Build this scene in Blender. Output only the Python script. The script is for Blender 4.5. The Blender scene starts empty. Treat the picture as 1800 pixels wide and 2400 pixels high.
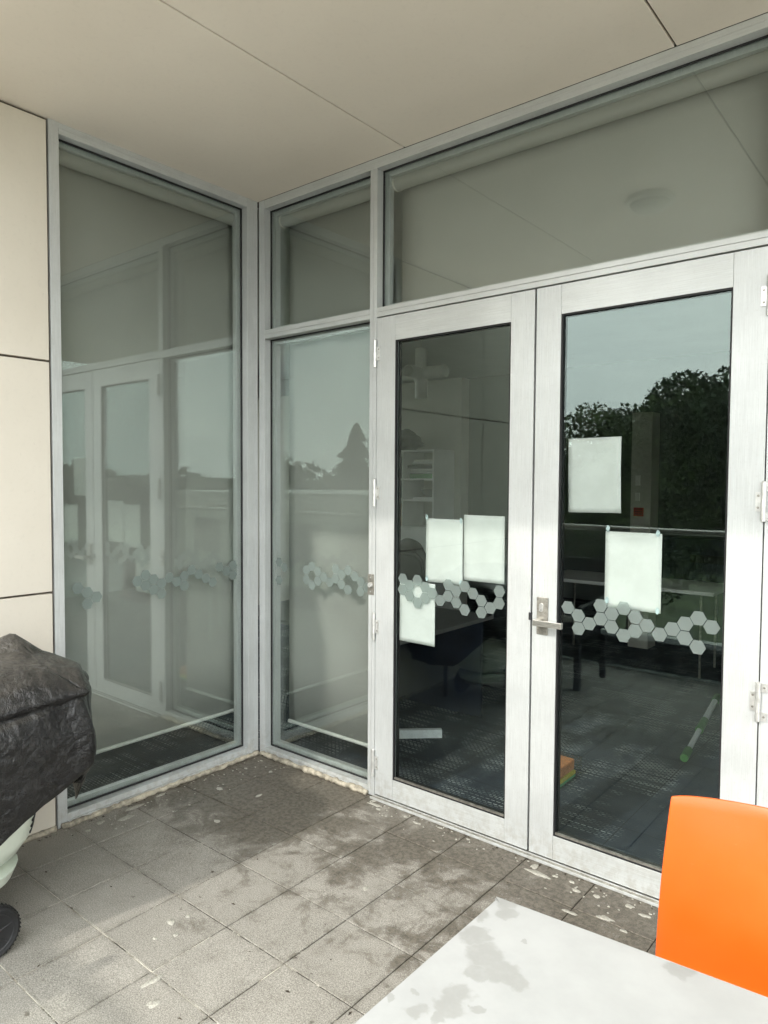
import bpy, bmesh, math, random
import numpy as np
from mathutils import Vector, Matrix, noise as mnoise
random.seed(7); RNG = np.random.default_rng(7)
R = math.radians
S = bpy.context.scene
COL = S.collection

# ------------------------------------------------------------------ camera
cam_d = bpy.data.cameras.new('camera'); cam = bpy.data.objects.new('camera', cam_d); COL.objects.link(cam)
cam_d.sensor_fit = 'VERTICAL'; cam_d.sensor_height = 36.0; cam_d.lens = 24.873
cam_d.clip_start = 0.05; cam_d.clip_end = 2000
CR = ((0.7726, 0.6349, 0.0059), (-0.0314, 0.0289, 0.9991), (0.6341, -0.7721, 0.0423))
mw = Matrix.Identity(4)
for j in range(3):
    for i in range(3):
        mw[i][j] = CR[j][i]
mw.translation = Vector((3.2068, -2.7455, 1.62))
cam.matrix_world = mw
S.camera = cam

# ------------------------------------------------------------------ sun and sky
SUN_EL = 36.5; SUN_H = (-0.103, -1.0)          # the sun stands behind the viewer, a little to the left
sl = math.hypot(*SUN_H)
to_sun = Vector((SUN_H[0] / sl * math.cos(R(SUN_EL)), SUN_H[1] / sl * math.cos(R(SUN_EL)), math.sin(R(SUN_EL))))
sun_d = bpy.data.lights.new('sun', 'SUN'); sun = bpy.data.objects.new('sun', sun_d); COL.objects.link(sun)
sun_d.energy = 1.65; sun_d.angle = R(1.3); sun_d.color = (1.0, 0.955, 0.88)
sun.rotation_euler = to_sun.to_track_quat('Z', 'Y').to_euler(); sun.location = (0, -8, 12)
W = bpy.data.worlds.new('World'); S.world = W; W.use_nodes = True
wn = W.node_tree.nodes; wl = W.node_tree.links; wn.clear()
wo = wn.new('ShaderNodeOutputWorld'); bg = wn.new('ShaderNodeBackground'); sky = wn.new('ShaderNodeTexSky')
sky.sky_type = 'NISHITA'; sky.sun_disc = False; sky.sun_elevation = R(SUN_EL)
sky.sun_rotation = math.atan2(to_sun.x, to_sun.y); sky.air_density = 1.2; sky.dust_density = 3.0; sky.ozone_density = 1.0
tc = wn.new('ShaderNodeTexCoord'); mp = wn.new('ShaderNodeMapping'); mp.inputs['Scale'].default_value = (1.0, 1.6, 5.0)
mp.inputs['Rotation'].default_value = (0, R(9), 0)
n1 = wn.new('ShaderNodeTexNoise'); n1.inputs['Scale'].default_value = 2.3; n1.inputs['Detail'].default_value = 7; n1.inputs['Roughness'].default_value = 0.58
rp = wn.new('ShaderNodeValToRGB'); rp.color_ramp.elements[0].position = 0.30; rp.color_ramp.elements[1].position = 0.70
rp.color_ramp.elements[0].color = (0.42, 0.42, 0.42, 1); rp.color_ramp.elements[1].color = (1, 1, 1, 1)
cl = wn.new('ShaderNodeMix'); cl.data_type = 'RGBA'
cl.inputs['A'].default_value = (15.5, 16.6, 17.6, 1); cl.inputs['B'].default_value = (27.0, 27.4, 26.8, 1)
mx = wn.new('ShaderNodeMix'); mx.data_type = 'RGBA'; mx.inputs['Factor'].default_value = 0.78
wl.new(tc.outputs['Generated'], mp.inputs['Vector']); wl.new(mp.outputs[0], n1.inputs['Vector']); wl.new(n1.outputs['Fac'], rp.inputs['Fac'])
wl.new(rp.outputs['Color'], cl.inputs['Factor']); wl.new(sky.outputs[0], mx.inputs['A']); # thin cloud is brighter towards the sun (forward scattering), the same all round the sky
dt = wn.new('ShaderNodeVectorMath'); dt.operation = 'DOT_PRODUCT'; dt.inputs[1].default_value = to_sun; wl.new(tc.outputs['Generated'], dt.inputs[0])
gw = wn.new('ShaderNodeMapRange'); gw.interpolation_type = 'SMOOTHSTEP'; wl.new(dt.outputs['Value'], gw.inputs['Value'])
for k_, v_ in zip(('From Min', 'From Max', 'To Min', 'To Max'), (-0.8, 1.0, 0.70, 1.78)): gw.inputs[k_].default_value = v_
gm = wn.new('ShaderNodeVectorMath'); gm.operation = 'SCALE'; wl.new(cl.outputs['Result'], gm.inputs[0]); wl.new(gw.outputs[0], gm.inputs['Scale'])
wl.new(gm.outputs[0], mx.inputs['B'])
wl.new(mx.outputs['Result'], bg.inputs['Color']); bg.inputs['Strength'].default_value = 0.13; wl.new(bg.outputs[0], wo.inputs['Surface'])

S.view_settings.view_transform = 'Standard'; S.view_settings.look = 'None'
S.view_settings.gamma = 1.0; S.view_settings.exposure = 0.52; S.view_settings.use_curve_mapping = False
S.cycles.use_denoising = True; S.cycles.use_adaptive_sampling = True; S.cycles.adaptive_threshold = 0.02
try: S.cycles.denoiser = 'OPENIMAGEDENOISE'
except Exception: pass
S.cycles.max_bounces = 9; S.cycles.diffuse_bounces = 5; S.cycles.glossy_bounces = 4; S.cycles.transparent_max_bounces = 32
S.cycles.sample_clamp_indirect = 8.0; S.cycles.caustics_reflective = False; S.cycles.caustics_refractive = False

# ------------------------------------------------------------------ materials
class NB:
    """a small node builder"""
    def __init__(self, name):
        self.m = bpy.data.materials.new(name); self.m.use_nodes = True
        self.t = self.m.node_tree; self.n = self.t.nodes; self.l = self.t.links; self.n.clear()
        self.out = self.n.new('ShaderNodeOutputMaterial')
    def add(self, typ, **kw):
        x = self.n.new('ShaderNode' + typ)
        for k, v in kw.items(): setattr(x, k, v)
        return x
    def set(self, sock, v):
        if hasattr(v, 'is_output') or isinstance(v, bpy.types.NodeSocket): self.l.new(v, sock)
        else: sock.default_value = v
    def noise(self, vec, scale, detail=3, rough=0.55, dist=0.0):
        x = self.add('TexNoise'); self.l.new(vec, x.inputs['Vector'])
        x.inputs['Scale'].default_value = scale; x.inputs['Detail'].default_value = detail
        x.inputs['Roughness'].default_value = rough; x.inputs['Distortion'].default_value = dist
        return x.outputs['Fac']
    def rng(self, v, a, b, c=0.0, d=1.0, smooth=True):
        x = self.add('MapRange'); x.interpolation_type = 'SMOOTHSTEP' if smooth else 'LINEAR'
        self.set(x.inputs['Value'], v)
        for k, q in zip(('From Min', 'From Max', 'To Min', 'To Max'), (a, b, c, d)): x.inputs[k].default_value = q
        return x.outputs['Result']
    def mth(self, op, a, b=0.0, c=None):
        x = self.add('Math', operation=op); self.set(x.inputs[0], a); self.set(x.inputs[1], b)
        if c is not None: self.set(x.inputs[2], c)
        return x.outputs[0]
    def mix(self, f, a, b):
        x = self.add('Mix', data_type='RGBA')
        def q(v): return (*v, 1) if isinstance(v, tuple) and len(v) == 3 else v
        self.set(x.inputs['Factor'], f); self.set(x.inputs['A'], q(a)); self.set(x.inputs['B'], q(b))
        return x.outputs['Result']
    def pos(self): return self.add('NewGeometry').outputs['Position']
    def obj(self): return self.add('TexCoord').outputs['Object']
    def scl(self, vec, s):
        x = self.add('Mapping'); self.l.new(vec, x.inputs['Vector']); x.inputs['Scale'].default_value = s
        return x.outputs[0]
    def sep(self, vec):
        x = self.add('SeparateXYZ'); self.l.new(vec, x.inputs[0]); return x.outputs
    def bump(self, h, strength, dist=0.01):
        x = self.add('Bump'); self.set(x.inputs['Height'], h); x.inputs['Strength'].default_value = strength
        x.inputs['Distance'].default_value = dist; return x.outputs['Normal']
    def bsdf(self, color, rough=0.5, metal=0.0, normal=None, spec=0.5, **kw):
        x = self.add('BsdfPrincipled')
        self.set(x.inputs['Base Color'], (*color, 1) if isinstance(color, tuple) and len(color) == 3 else color)
        self.set(x.inputs['Roughness'], rough); self.set(x.inputs['Metallic'], metal)
        x.inputs['Specular IOR Level'].default_value = spec
        if normal is not None: self.l.new(normal, x.inputs['Normal'])
        for k, v in kw.items(): self.set(x.inputs[k], v)
        return x.outputs[0]
    def done(self, surf): self.l.new(surf, self.out.inputs['Surface']); return self.m

def plain(name, c, rough=0.55, metal=0.0, var=0.12, vs=6.0, bump=0.0, bs=120.0, spec=0.4, stretch=(1, 1, 1), fine=0.0, **kw):
    b = NB(name); p = b.scl(b.pos(), stretch)
    f = b.noise(p, vs, 5, 0.6)
    lo = tuple(x * (1 - var) for x in c); hi = tuple(min(1, x * (1 + var)) for x in c)
    col = b.mix(b.rng(f, 0.3, 0.7), lo, hi)
    if fine > 0:
        g = b.noise(b.pos(), 380.0, 2, 0.6)
        col = b.mix(b.rng(g, 0.35, 0.65), col, b.mix(fine, col, (0, 0, 0)))
    nrm = b.bump(b.noise(b.pos(), bs, 3, 0.6), bump) if bump else None
    rg = b.mth('ADD', rough - 0.06, b.mth('MULTIPLY', f, 0.12))
    return b.done(b.bsdf(col, rg, metal, nrm, spec, **kw))

M = {}
def alu_mat(name, base, streak):
    b = NB(name); P = b.pos()
    st = b.noise(b.scl(P, streak), 9.0, 5, 0.65)
    bl = b.noise(P, 2.6, 4, 0.6); sp = b.noise(P, 95.0, 3, 0.7); spk = b.noise(P, 210.0, 2, 0.5)
    lo = tuple(x * 0.80 for x in base)
    col = b.mix(b.rng(b.mth('ADD', b.mth('MULTIPLY', st, 0.6), b.mth('MULTIPLY', bl, 0.4)), 0.38, 0.62), lo, base)
    col = b.mix(b.mth('MULTIPLY', b.rng(sp, 0.52, 0.75), 0.22), col, (0.33, 0.31, 0.27))
    col = b.mix(b.mth('MULTIPLY', b.rng(spk, 0.74, 0.80), 0.5), col, (0.18, 0.17, 0.15))
    zc = b.sep(P)[2]
    low = b.mth('MULTIPLY', b.rng(zc, 0.22, 0.0), b.rng(b.noise(P, 24.0, 4, 0.7), 0.42, 0.62))
    col = b.mix(b.mth('MULTIPLY', low, 0.34), col, (0.30, 0.27, 0.21))
    return b.done(b.bsdf(col, b.rng(st, 0.3, 0.7, 0.36, 0.52), 0.30, b.bump(sp, 0.05, 0.004), 0.4))
M['alu'] = alu_mat('brushed_aluminium_frame', (0.60, 0.62, 0.615), (60, 60, 0.8))
M['alu_h'] = alu_mat('brushed_aluminium_rail', (0.60, 0.62, 0.61), (0.8, 60, 60))
M['alu_y'] = alu_mat('brushed_aluminium_window', (0.63, 0.65, 0.65), (60, 0.8, 60))
M['steel'] = plain('satin_steel', (0.62, 0.60, 0.56), 0.30, 0.9, 0.15, 30, 0.06, 300, stretch=(1, 1, 8))
M['hinge'] = plain('hinge_zinc', (0.66, 0.66, 0.64), 0.36, 0.65, 0.14, 40)
M['steel_dull'] = plain('tarnished_steel', (0.34, 0.325, 0.29), 0.42, 0.75, 0.3, 45, 0.1, 200)
M['black'] = plain('black_rubber', (0.012, 0.012, 0.013), 0.55, 0, 0.25, 30)
M['dark_plastic'] = plain('black_plastic', (0.02, 0.02, 0.022), 0.45, 0, 0.3, 20, 0.1, 200)

def glass_mat(name, tint, ior, gtint, dirt=0.03):
    b = NB(name); geo = b.add('NewGeometry')
    mi = b.add('Mix', data_type='FLOAT'); b.l.new(geo.outputs['Backfacing'], mi.inputs['Factor'])
    mi.inputs['A'].default_value = ior; mi.inputs['B'].default_value = 1.0 / ior
    fr = b.add('Fresnel'); b.l.new(mi.outputs['Result'], fr.inputs['IOR'])
    tr = b.add('BsdfTransparent'); tr.inputs['Color'].default_value = (*tint, 1)
    gl = b.add('BsdfGlossy'); gl.inputs['Color'].default_value = (*gtint, 1); gl.inputs['Roughness'].default_value = 0.0
    wob = b.bump(b.noise(geo.outputs['Position'], 1.3, 1, 0.4), 0.018, 0.05); b.l.new(wob, gl.inputs['Normal'])
    ms = b.add('MixShader'); b.l.new(fr.outputs[0], ms.inputs[0]); b.l.new(tr.outputs[0], ms.inputs[1]); b.l.new(gl.outputs[0], ms.inputs[2])
    # faint dust and rain marks
    df = b.add('BsdfDiffuse'); df.inputs['Color'].default_value = (0.62, 0.66, 0.62, 1)
    d = b.mth('MULTIPLY', b.rng(b.noise(b.scl(geo.outputs['Position'], (1, 1, 0.16)), 14.0, 6, 0.7), 0.45, 0.8), dirt)
    m2 = b.add('MixShader'); b.l.new(d, m2.inputs[0]); b.l.new(ms.outputs[0], m2.inputs[1]); b.l.new(df.outputs[0], m2.inputs[2])
    return b.done(m2.outputs[0])
M['glass'] = glass_mat('tinted_window_glass', (0.930, 0.950, 0.938), 1.86, (0.92, 1.0, 0.96), 0.003)
M['glass_door'] = glass_mat('tinted_door_glass', (0.915, 0.940, 0.931), 1.49, (0.84, 1.0, 0.95), 0.002)
M['glass_clear'] = glass_mat('clear_balustrade_glass', (0.95, 0.98, 0.97), 1.5, (0.97, 1.0, 0.99), 0.006)

def film_mat():
    b = NB('frosted_film')
    d = b.add('BsdfDiffuse'); d.inputs['Color'].default_value = (0.33, 0.375, 0.36, 1)
    t = b.add('BsdfTranslucent'); t.inputs['Color'].default_value = (0.45, 0.52, 0.50, 1)
    p = b.add('BsdfTransparent'); p.inputs['Color'].default_value = (0.9, 0.95, 0.93, 1)
    a = b.add('MixShader'); a.inputs[0].default_value = 0.35; b.l.new(d.outputs[0], a.inputs[1]); b.l.new(t.outputs[0], a.inputs[2])
    c = b.add('MixShader'); c.inputs[0].default_value = 0.50; b.l.new(a.outputs[0], c.inputs[1]); b.l.new(p.outputs[0], c.inputs[2])
    return b.done(c.outputs[0])
M['film'] = film_mat()

def paper_mat():
    b = NB('white_paper'); n = b.noise(b.pos(), 9.0, 4, 0.6)
    col = b.mix(b.rng(n, 0.3, 0.7), (0.64, 0.65, 0.63), (0.71, 0.72, 0.70))
    return b.done(b.bsdf(col, 0.75, 0, b.bump(b.noise(b.pos(), 16, 3, 0.5), 0.12, 0.02), 0.2))
M['paper'] = paper_mat()
M['tape'] = plain('tape', (0.50, 0.60, 0.62), 0.3, 0, 0.25, 60)

def blind_mat():
    b = NB('roller_blind_fabric'); P = b.pos()
    w = b.mth('ADD', b.noise(b.scl(P, (900, 900, 40)), 1.0, 1), b.noise(b.scl(P, (40, 40, 900)), 1.0, 1))
    n = b.noise(P, 1.7, 3, 0.5)
    col = b.mix(b.rng(n, 0.3, 0.7), (0.43, 0.43, 0.405), (0.48, 0.48, 0.455))
    col = b.mix(b.mth('MULTIPLY', b.rng(w, 0.8, 1.2), 0.14), col, (0.31, 0.315, 0.29))
    tl = b.add('BsdfTranslucent'); b.l.new(col, tl.inputs['Color'])
    ms = b.add('MixShader'); ms.inputs[0].default_value = 0.22; b.l.new(b.bsdf(col, 0.8, 0, None, 0.15), ms.inputs[1]); b.l.new(tl.outputs[0], ms.inputs[2])
    return b.done(ms.outputs[0])
M['blind'] = blind_mat()
M['blind_bar'] = plain('blind_bar', (0.62, 0.63, 0.60), 0.4, 0.2, 0.08, 10)

def soffit_mat(name, a, c, stain=0.35):
    b = NB(name); P = b.pos()
    n = b.noise(P, 1.1, 4, 0.55); f = b.noise(P, 55.0, 4, 0.6); g = b.noise(P, 420.0, 2, 0.6)
    col = b.mix(b.rng(n, 0.3, 0.7), a, c)
    col = b.mix(b.mth('MULTIPLY', b.rng(f, 0.5, 0.85), 0.16), col, tuple(x * 0.7 for x in a))
    sp = b.noise(b.scl(P, (3, 3, 1)), 22.0, 3, 0.8)
    col = b.mix(b.mth('MULTIPLY', b.rng(sp, 0.68, 0.76), stain), col, tuple(x * 0.55 for x in a))
    return b.done(b.bsdf(col, 0.78, 0, b.bump(b.mth('ADD', f, b.mth('MULTIPLY', g, 0.6)), 0.10, 0.004), 0.2))
M['soffit'] = soffit_mat('painted_soffit_board', (0.76, 0.70, 0.61), (0.805, 0.745, 0.655), 0.12)
M['clad'] = soffit_mat('cream_cladding_board', (0.605, 0.56, 0.48), (0.66, 0.615, 0.535), 0.25)
M['joint'] = plain('dark_joint', (0.11, 0.09, 0.07), 0.8, 0, 0.3, 30)
M['sealant'] = plain('dirty_sealant', (0.36, 0.325, 0.255), 0.6, 0, 0.5, 26, 0.35, 60)

def tile_mat(name, grout=False):
    b = NB(name); P = b.pos(); x, y, z = b.sep(P)
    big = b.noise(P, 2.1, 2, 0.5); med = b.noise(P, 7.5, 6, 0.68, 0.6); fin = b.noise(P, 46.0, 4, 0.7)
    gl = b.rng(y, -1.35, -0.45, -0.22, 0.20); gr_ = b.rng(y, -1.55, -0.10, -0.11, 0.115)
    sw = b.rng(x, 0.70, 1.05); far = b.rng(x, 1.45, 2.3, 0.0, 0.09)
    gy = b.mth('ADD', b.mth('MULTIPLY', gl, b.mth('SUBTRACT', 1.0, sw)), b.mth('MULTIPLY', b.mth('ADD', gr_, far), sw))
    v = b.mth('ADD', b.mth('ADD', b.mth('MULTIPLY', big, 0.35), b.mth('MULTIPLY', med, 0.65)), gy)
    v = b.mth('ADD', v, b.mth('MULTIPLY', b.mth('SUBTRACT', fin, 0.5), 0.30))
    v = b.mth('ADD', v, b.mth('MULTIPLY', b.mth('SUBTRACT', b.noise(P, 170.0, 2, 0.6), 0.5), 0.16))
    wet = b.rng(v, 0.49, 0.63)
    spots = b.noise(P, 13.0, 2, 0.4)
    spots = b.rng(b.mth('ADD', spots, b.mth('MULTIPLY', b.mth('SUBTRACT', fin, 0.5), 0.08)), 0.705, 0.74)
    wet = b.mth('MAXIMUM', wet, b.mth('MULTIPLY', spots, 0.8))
    if grout:
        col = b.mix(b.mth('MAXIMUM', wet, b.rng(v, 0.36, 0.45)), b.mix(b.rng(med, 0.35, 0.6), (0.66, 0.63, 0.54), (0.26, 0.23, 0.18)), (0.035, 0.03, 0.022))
        return b.done(b.bsdf(col, 0.85, 0, b.bump(fin, 0.3, 0.004), 0.2))
    oi = b.add('ObjectInfo')
    gr = b.noise(P, 240.0, 2, 0.75); gr2 = b.noise(P, 150.0, 2, 0.6)
    dry = b.mix(oi.outputs['Random'], (0.262, 0.245, 0.213), (0.312, 0.293, 0.258))
    dry = b.mix(b.mth('MULTIPLY', b.rng(med, 0.3, 0.66), 0.62), dry, (0.185, 0.172, 0.148))
    dry = b.mix(b.rng(gr, 0.30, 0.72, 0.0, 1.0), b.mix(0.48, dry, (0.07, 0.065, 0.055)), b.mix(0.30, dry, (0.72, 0.69, 0.62)))
    dry = b.mix(b.mth('MULTIPLY', b.rng(gr2, 0.70, 0.76), 0.55), dry, (0.8, 0.78, 0.72))
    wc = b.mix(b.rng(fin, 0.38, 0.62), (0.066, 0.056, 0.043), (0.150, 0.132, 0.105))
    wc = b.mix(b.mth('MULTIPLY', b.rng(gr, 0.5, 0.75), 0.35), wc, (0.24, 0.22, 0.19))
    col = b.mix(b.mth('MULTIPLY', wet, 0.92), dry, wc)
    ox, oy, oz = b.sep(b.obj())
    ed = b.mth('MAXIMUM', b.mth('ABSOLUTE', ox), b.mth('ABSOLUTE', oy))
    ed = b.mth('MULTIPLY', b.rng(ed, 0.128, 0.152), b.rng(b.noise(P, 11.0, 5, 0.7), 0.40, 0.66))
    col = b.mix(b.mth('MULTIPLY', ed, 0.38), col, (0.075, 0.066, 0.050))
    # dried soap residue
    so = b.noise(P, 5.2, 5, 0.7, 0.8)
    col = b.mix(b.mth('MULTIPLY', b.mth('MULTIPLY', b.rng(so, 0.60, 0.72), wet), 0.28), col, (0.40, 0.37, 0.31))
    ro = b.mth('SUBTRACT', 0.82, b.mth('MULTIPLY', wet, 0.34))
    return b.done(b.bsdf(col, ro, 0, b.bump(b.mth('ADD', gr, b.mth('MULTIPLY', fin, 0.4)), 0.28, 0.003), 0.35))
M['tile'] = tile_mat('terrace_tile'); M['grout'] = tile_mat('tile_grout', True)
M['litter'] = plain('dry_leaf_bits', (0.055, 0.042, 0.028), 0.8, 0, 0.5, 60)
M['suds'] = plain('soap_suds', (0.40, 0.385, 0.335), 0.55, 0, 0.25, 150, 0.5, 260)

def carpet_mat():
    b = NB('navy_carpet'); P = b.pos()
    x, y, z = b.sep(P)
    t = 0.5
    n = b.noise(P, 5.0, 4, 0.6); fz = b.noise(P, 520.0, 2, 0.7)
    br = b.add('TexBrick'); b.l.new(b.scl(P, (1, 1, 1)), br.inputs['Vector'])
    br.inputs['Scale'].default_value = 1.0; br.inputs['Brick Width'].default_value = 0.032; br.inputs['Row Height'].default_value = 0.0165
    br.inputs['Mortar Size'].default_value = 0.0052; br.inputs['Mortar Smooth'].default_value = 0.25
    br.inputs['Color1'].default_value = (1, 1, 1, 1); br.inputs['Color2'].default_value = (1, 1, 1, 1); br.inputs['Mortar'].default_value = (0, 0, 0, 1)
    patch = b.noise(b.scl(P, (1.0, 0.6, 1)), 3.6, 4, 0.6); row = b.noise(b.scl(P, (0.5, 30, 1)), 1.6, 2, 0.5)
    dash = b.mth('MULTIPLY', br.outputs['Fac'], 1.0)
    dash = b.mth('SUBTRACT', 1.0, dash)
    dash = b.mth('MULTIPLY', dash, b.rng(patch, 0.44, 0.62)); dash = b.mth('MULTIPLY', dash, b.rng(row, 0.38, 0.58))
    dash = b.mth('MULTIPLY', dash, b.rng(fz, 0.3, 0.6))
    col = b.mix(b.rng(n, 0.3, 0.7), (0.024, 0.034, 0.050), (0.040, 0.053, 0.072))
    col = b.mix(b.rng(fz, 0.3, 0.7), b.mix(0.35, col, (0, 0, 0)), col)
    col = b.mix(b.mth('MULTIPLY', dash, 0.85), col, (0.62, 0.66, 0.66))
    def line(c, w):
        q = b.mth('ABSOLUTE', b.mth('SUBTRACT', b.mth('FRACT', b.mth('DIVIDE', c, t)), 0.5))
        return b.rng(q, 0.5 - w / t, 0.5 - w / t * 0.3)
    ln = b.mth('MAXIMUM', line(x, 0.004), line(y, 0.004))
    col = b.mix(b.mth('MULTIPLY', ln, 0.7), col, (0.006, 0.007, 0.009))
    return b.done(b.bsdf(col, 0.92, 0, b.bump(b.mth('ADD', fz, dash), 0.25, 0.004), 0.15))
M['carpet'] = carpet_mat()
M['wall_in'] = plain('interior_wall_paint', (0.50, 0.485, 0.43), 0.8, 0, 0.05, 2)
M['wall_dark'] = plain('interior_grey_wall', (0.19, 0.215, 0.205), 0.8, 0, 0.06, 2)
M['ceil_in'] = plain('interior_ceiling_paint', (0.66, 0.66, 0.63), 0.85, 0, 0.04, 2)
M['white_lam'] = plain('white_laminate', (0.70, 0.70, 0.67), 0.45, 0, 0.05, 5)
M['grey_lam'] = plain('grey_laminate', (0.20, 0.20, 0.195), 0.42, 0, 0.08, 8)
M['navy_panel'] = plain('navy_panel', (0.014, 0.020, 0.036), 0.6, 0, 0.15, 8)
M['pvc'] = plain('white_pvc', (0.74, 0.74, 0.70), 0.35, 0, 0.04, 8)
M['green_plastic'] = plain('green_plastic', (0.055, 0.20, 0.04), 0.4, 0, 0.1, 30)
M['alu_tube'] = plain('aluminium_tube', (0.80, 0.84, 0.84), 0.35, 0.0, 0.08, 30)
M['red'] = plain('red_sign', (0.45, 0.03, 0.03), 0.5, 0, 0.15, 60)
M['sign_black'] = plain('sign_black', (0.02, 0.02, 0.02), 0.5)
M['off_white'] = plain('off_white_plastic', (0.70, 0.69, 0.63), 0.45, 0, 0.04, 10)
M['green_folder'] = plain('green_folder', (0.05, 0.22, 0.06), 0.6)
M['blue_cloth'] = plain('blue_cloth', (0.05, 0.09, 0.14), 0.8, 0, 0.35, 25, 0.4, 60)
M['dark_cloth'] = plain('dark_cloth', (0.05, 0.055, 0.05), 0.85, 0, 0.3, 18, 0.4, 60)
M['card'] = plain('cardboard', (0.42, 0.27, 0.15), 0.8, 0, 0.12, 20)
M['sponge_o'] = plain('orange_sponge', (0.80, 0.33, 0.13), 0.85, 0, 0.18, 45, 0.5, 130)
M['sponge_y'] = plain('yellow_sponge', (0.80, 0.70, 0.08), 0.85, 0, 0.12, 60, 0.5, 130)
M['sponge_g'] = plain('green_sponge', (0.14, 0.52, 0.20), 0.85, 0, 0.12, 60, 0.5, 130)

def wrap_mat():
    b = NB('clear_plastic_wrap')
    t = b.add('BsdfTransparent'); t.inputs['Color'].default_value = (0.95, 0.96, 0.95, 1)
    g = b.add('BsdfGlossy'); g.inputs['Roughness'].default_value = 0.15; g.inputs['Color'].default_value = (0.9, 0.9, 0.9, 1)
    b.l.new(b.bump(b.noise(b.pos(), 60, 3), 0.8, 0.01), g.inputs['Normal'])
    m = b.add('MixShader'); m.inputs[0].default_value = 0.18; b.l.new(t.outputs[0], m.inputs[1]); b.l.new(g.outputs[0], m.inputs[2])
    return b.done(m.outputs[0])
M['wrap'] = wrap_mat()

STAINS = [(2.489, -1.458, 0.021), (2.507, -1.493, 0.018), (2.473, -1.53, 0.015), (2.498, -1.593, 0.025), (2.542, -1.631, 0.029), (2.586, -1.65, 0.029), (2.618, -1.656, 0.02), (2.557, -1.683, 0.02), (2.56, -1.748, 0.023), (2.563, -1.785, 0.021), (2.565, -1.817, 0.012), (2.526, -1.823, 0.013), (2.501, -1.791, 0.008), (2.475, -1.827, 0.008), (2.602, -1.764, 0.009), (2.578, -1.555, 0.005), (2.835, -1.446, 0.019)]
def table_mat():
    b = NB('white_table_laminate'); P = b.pos()
    n = b.noise(P, 5.0, 5, 0.65); m = b.noise(P, 4.3, 4, 0.55, 0.5); f = b.noise(P, 60, 3, 0.6)
    col = b.mix(b.rng(n, 0.25, 0.75), (0.295, 0.30, 0.292), (0.345, 0.35, 0.342))
    x, y, z = b.sep(P)
    # dried puddles and drops, each with its own place on the table top
    wv = b.add('TexNoise'); b.l.new(P, wv.inputs['Vector']); wv.inputs['Scale'].default_value = 34.0; wv.inputs['Detail'].default_value = 4
    ofs = b.add('VectorMath', operation='MULTIPLY_ADD'); b.l.new(wv.outputs['Color'], ofs.inputs[0])
    ofs.inputs[1].default_value = (0.050, 0.050, 0.0); ofs.inputs[2].default_value = (-0.025, -0.025, 0.0)
    PP = b.add('VectorMath', operation='ADD'); b.l.new(P, PP.inputs[0]); b.l.new(ofs.outputs[0], PP.inputs[1])
    w = 0.0
    for (sx, sy, sr) in STAINS:
        dn = b.add('VectorMath', operation='DISTANCE'); b.l.new(PP.outputs[0], dn.inputs[0]); dn.inputs[1].default_value = (sx, sy, 0.74)
        one = b.rng(dn.outputs['Value'], sr * 1.42, sr * 0.92); w = one if w == 0.0 else b.mth('MAXIMUM', w, one)
    w = b.mth('MULTIPLY', w, b.rng(f, 0.2, 0.6, 0.75, 1.0))
    col = b.mix(b.mth('MULTIPLY', w, 0.62), col, (0.225, 0.225, 0.21))
    dt = b.rng(b.noise(P, 9.0, 4, 0.75), 0.66, 0.8)
    col = b.mix(b.mth('MULTIPLY', dt, 0.5), col, (0.34, 0.33, 0.28))
    return b.done(b.bsdf(col, b.mth('SUBTRACT', 0.55, b.mth('MULTIPLY', w, 0.25)), 0, b.bump(f, 0.05, 0.003), 0.35))
M['table'] = table_mat()
def chair_mat():
    b = NB('orange_polypropylene'); P = b.pos()
    n = b.noise(P, 3.0, 4, 0.6); sc = b.noise(b.scl(P, (1, 1, 9)), 26.0, 4, 0.7); ds = b.noise(P, 42.0, 5, 0.75)
    col = b.mix(b.rng(n, 0.3, 0.7), (0.585, 0.090, 0.006), (0.645, 0.104, 0.008))
    col = b.mix(b.mth('MULTIPLY', b.rng(sc, 0.66, 0.78), 0.22), col, (0.70, 0.34, 0.18))
    col = b.mix(b.mth('MULTIPLY', b.rng(ds, 0.62, 0.82), 0.20), col, (0.42, 0.12, 0.05))
    return b.done(b.bsdf(col, b.rng(n, 0.3, 0.7, 0.34, 0.46), 0, b.bump(b.noise(P, 420.0, 2, 0.6), 0.08, 0.003), 0.5))
M['orange'] = chair_mat()
M['chrome'] = plain('chrome_tube', (0.7, 0.7, 0.7), 0.2, 1.0, 0.05, 20)

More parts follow.
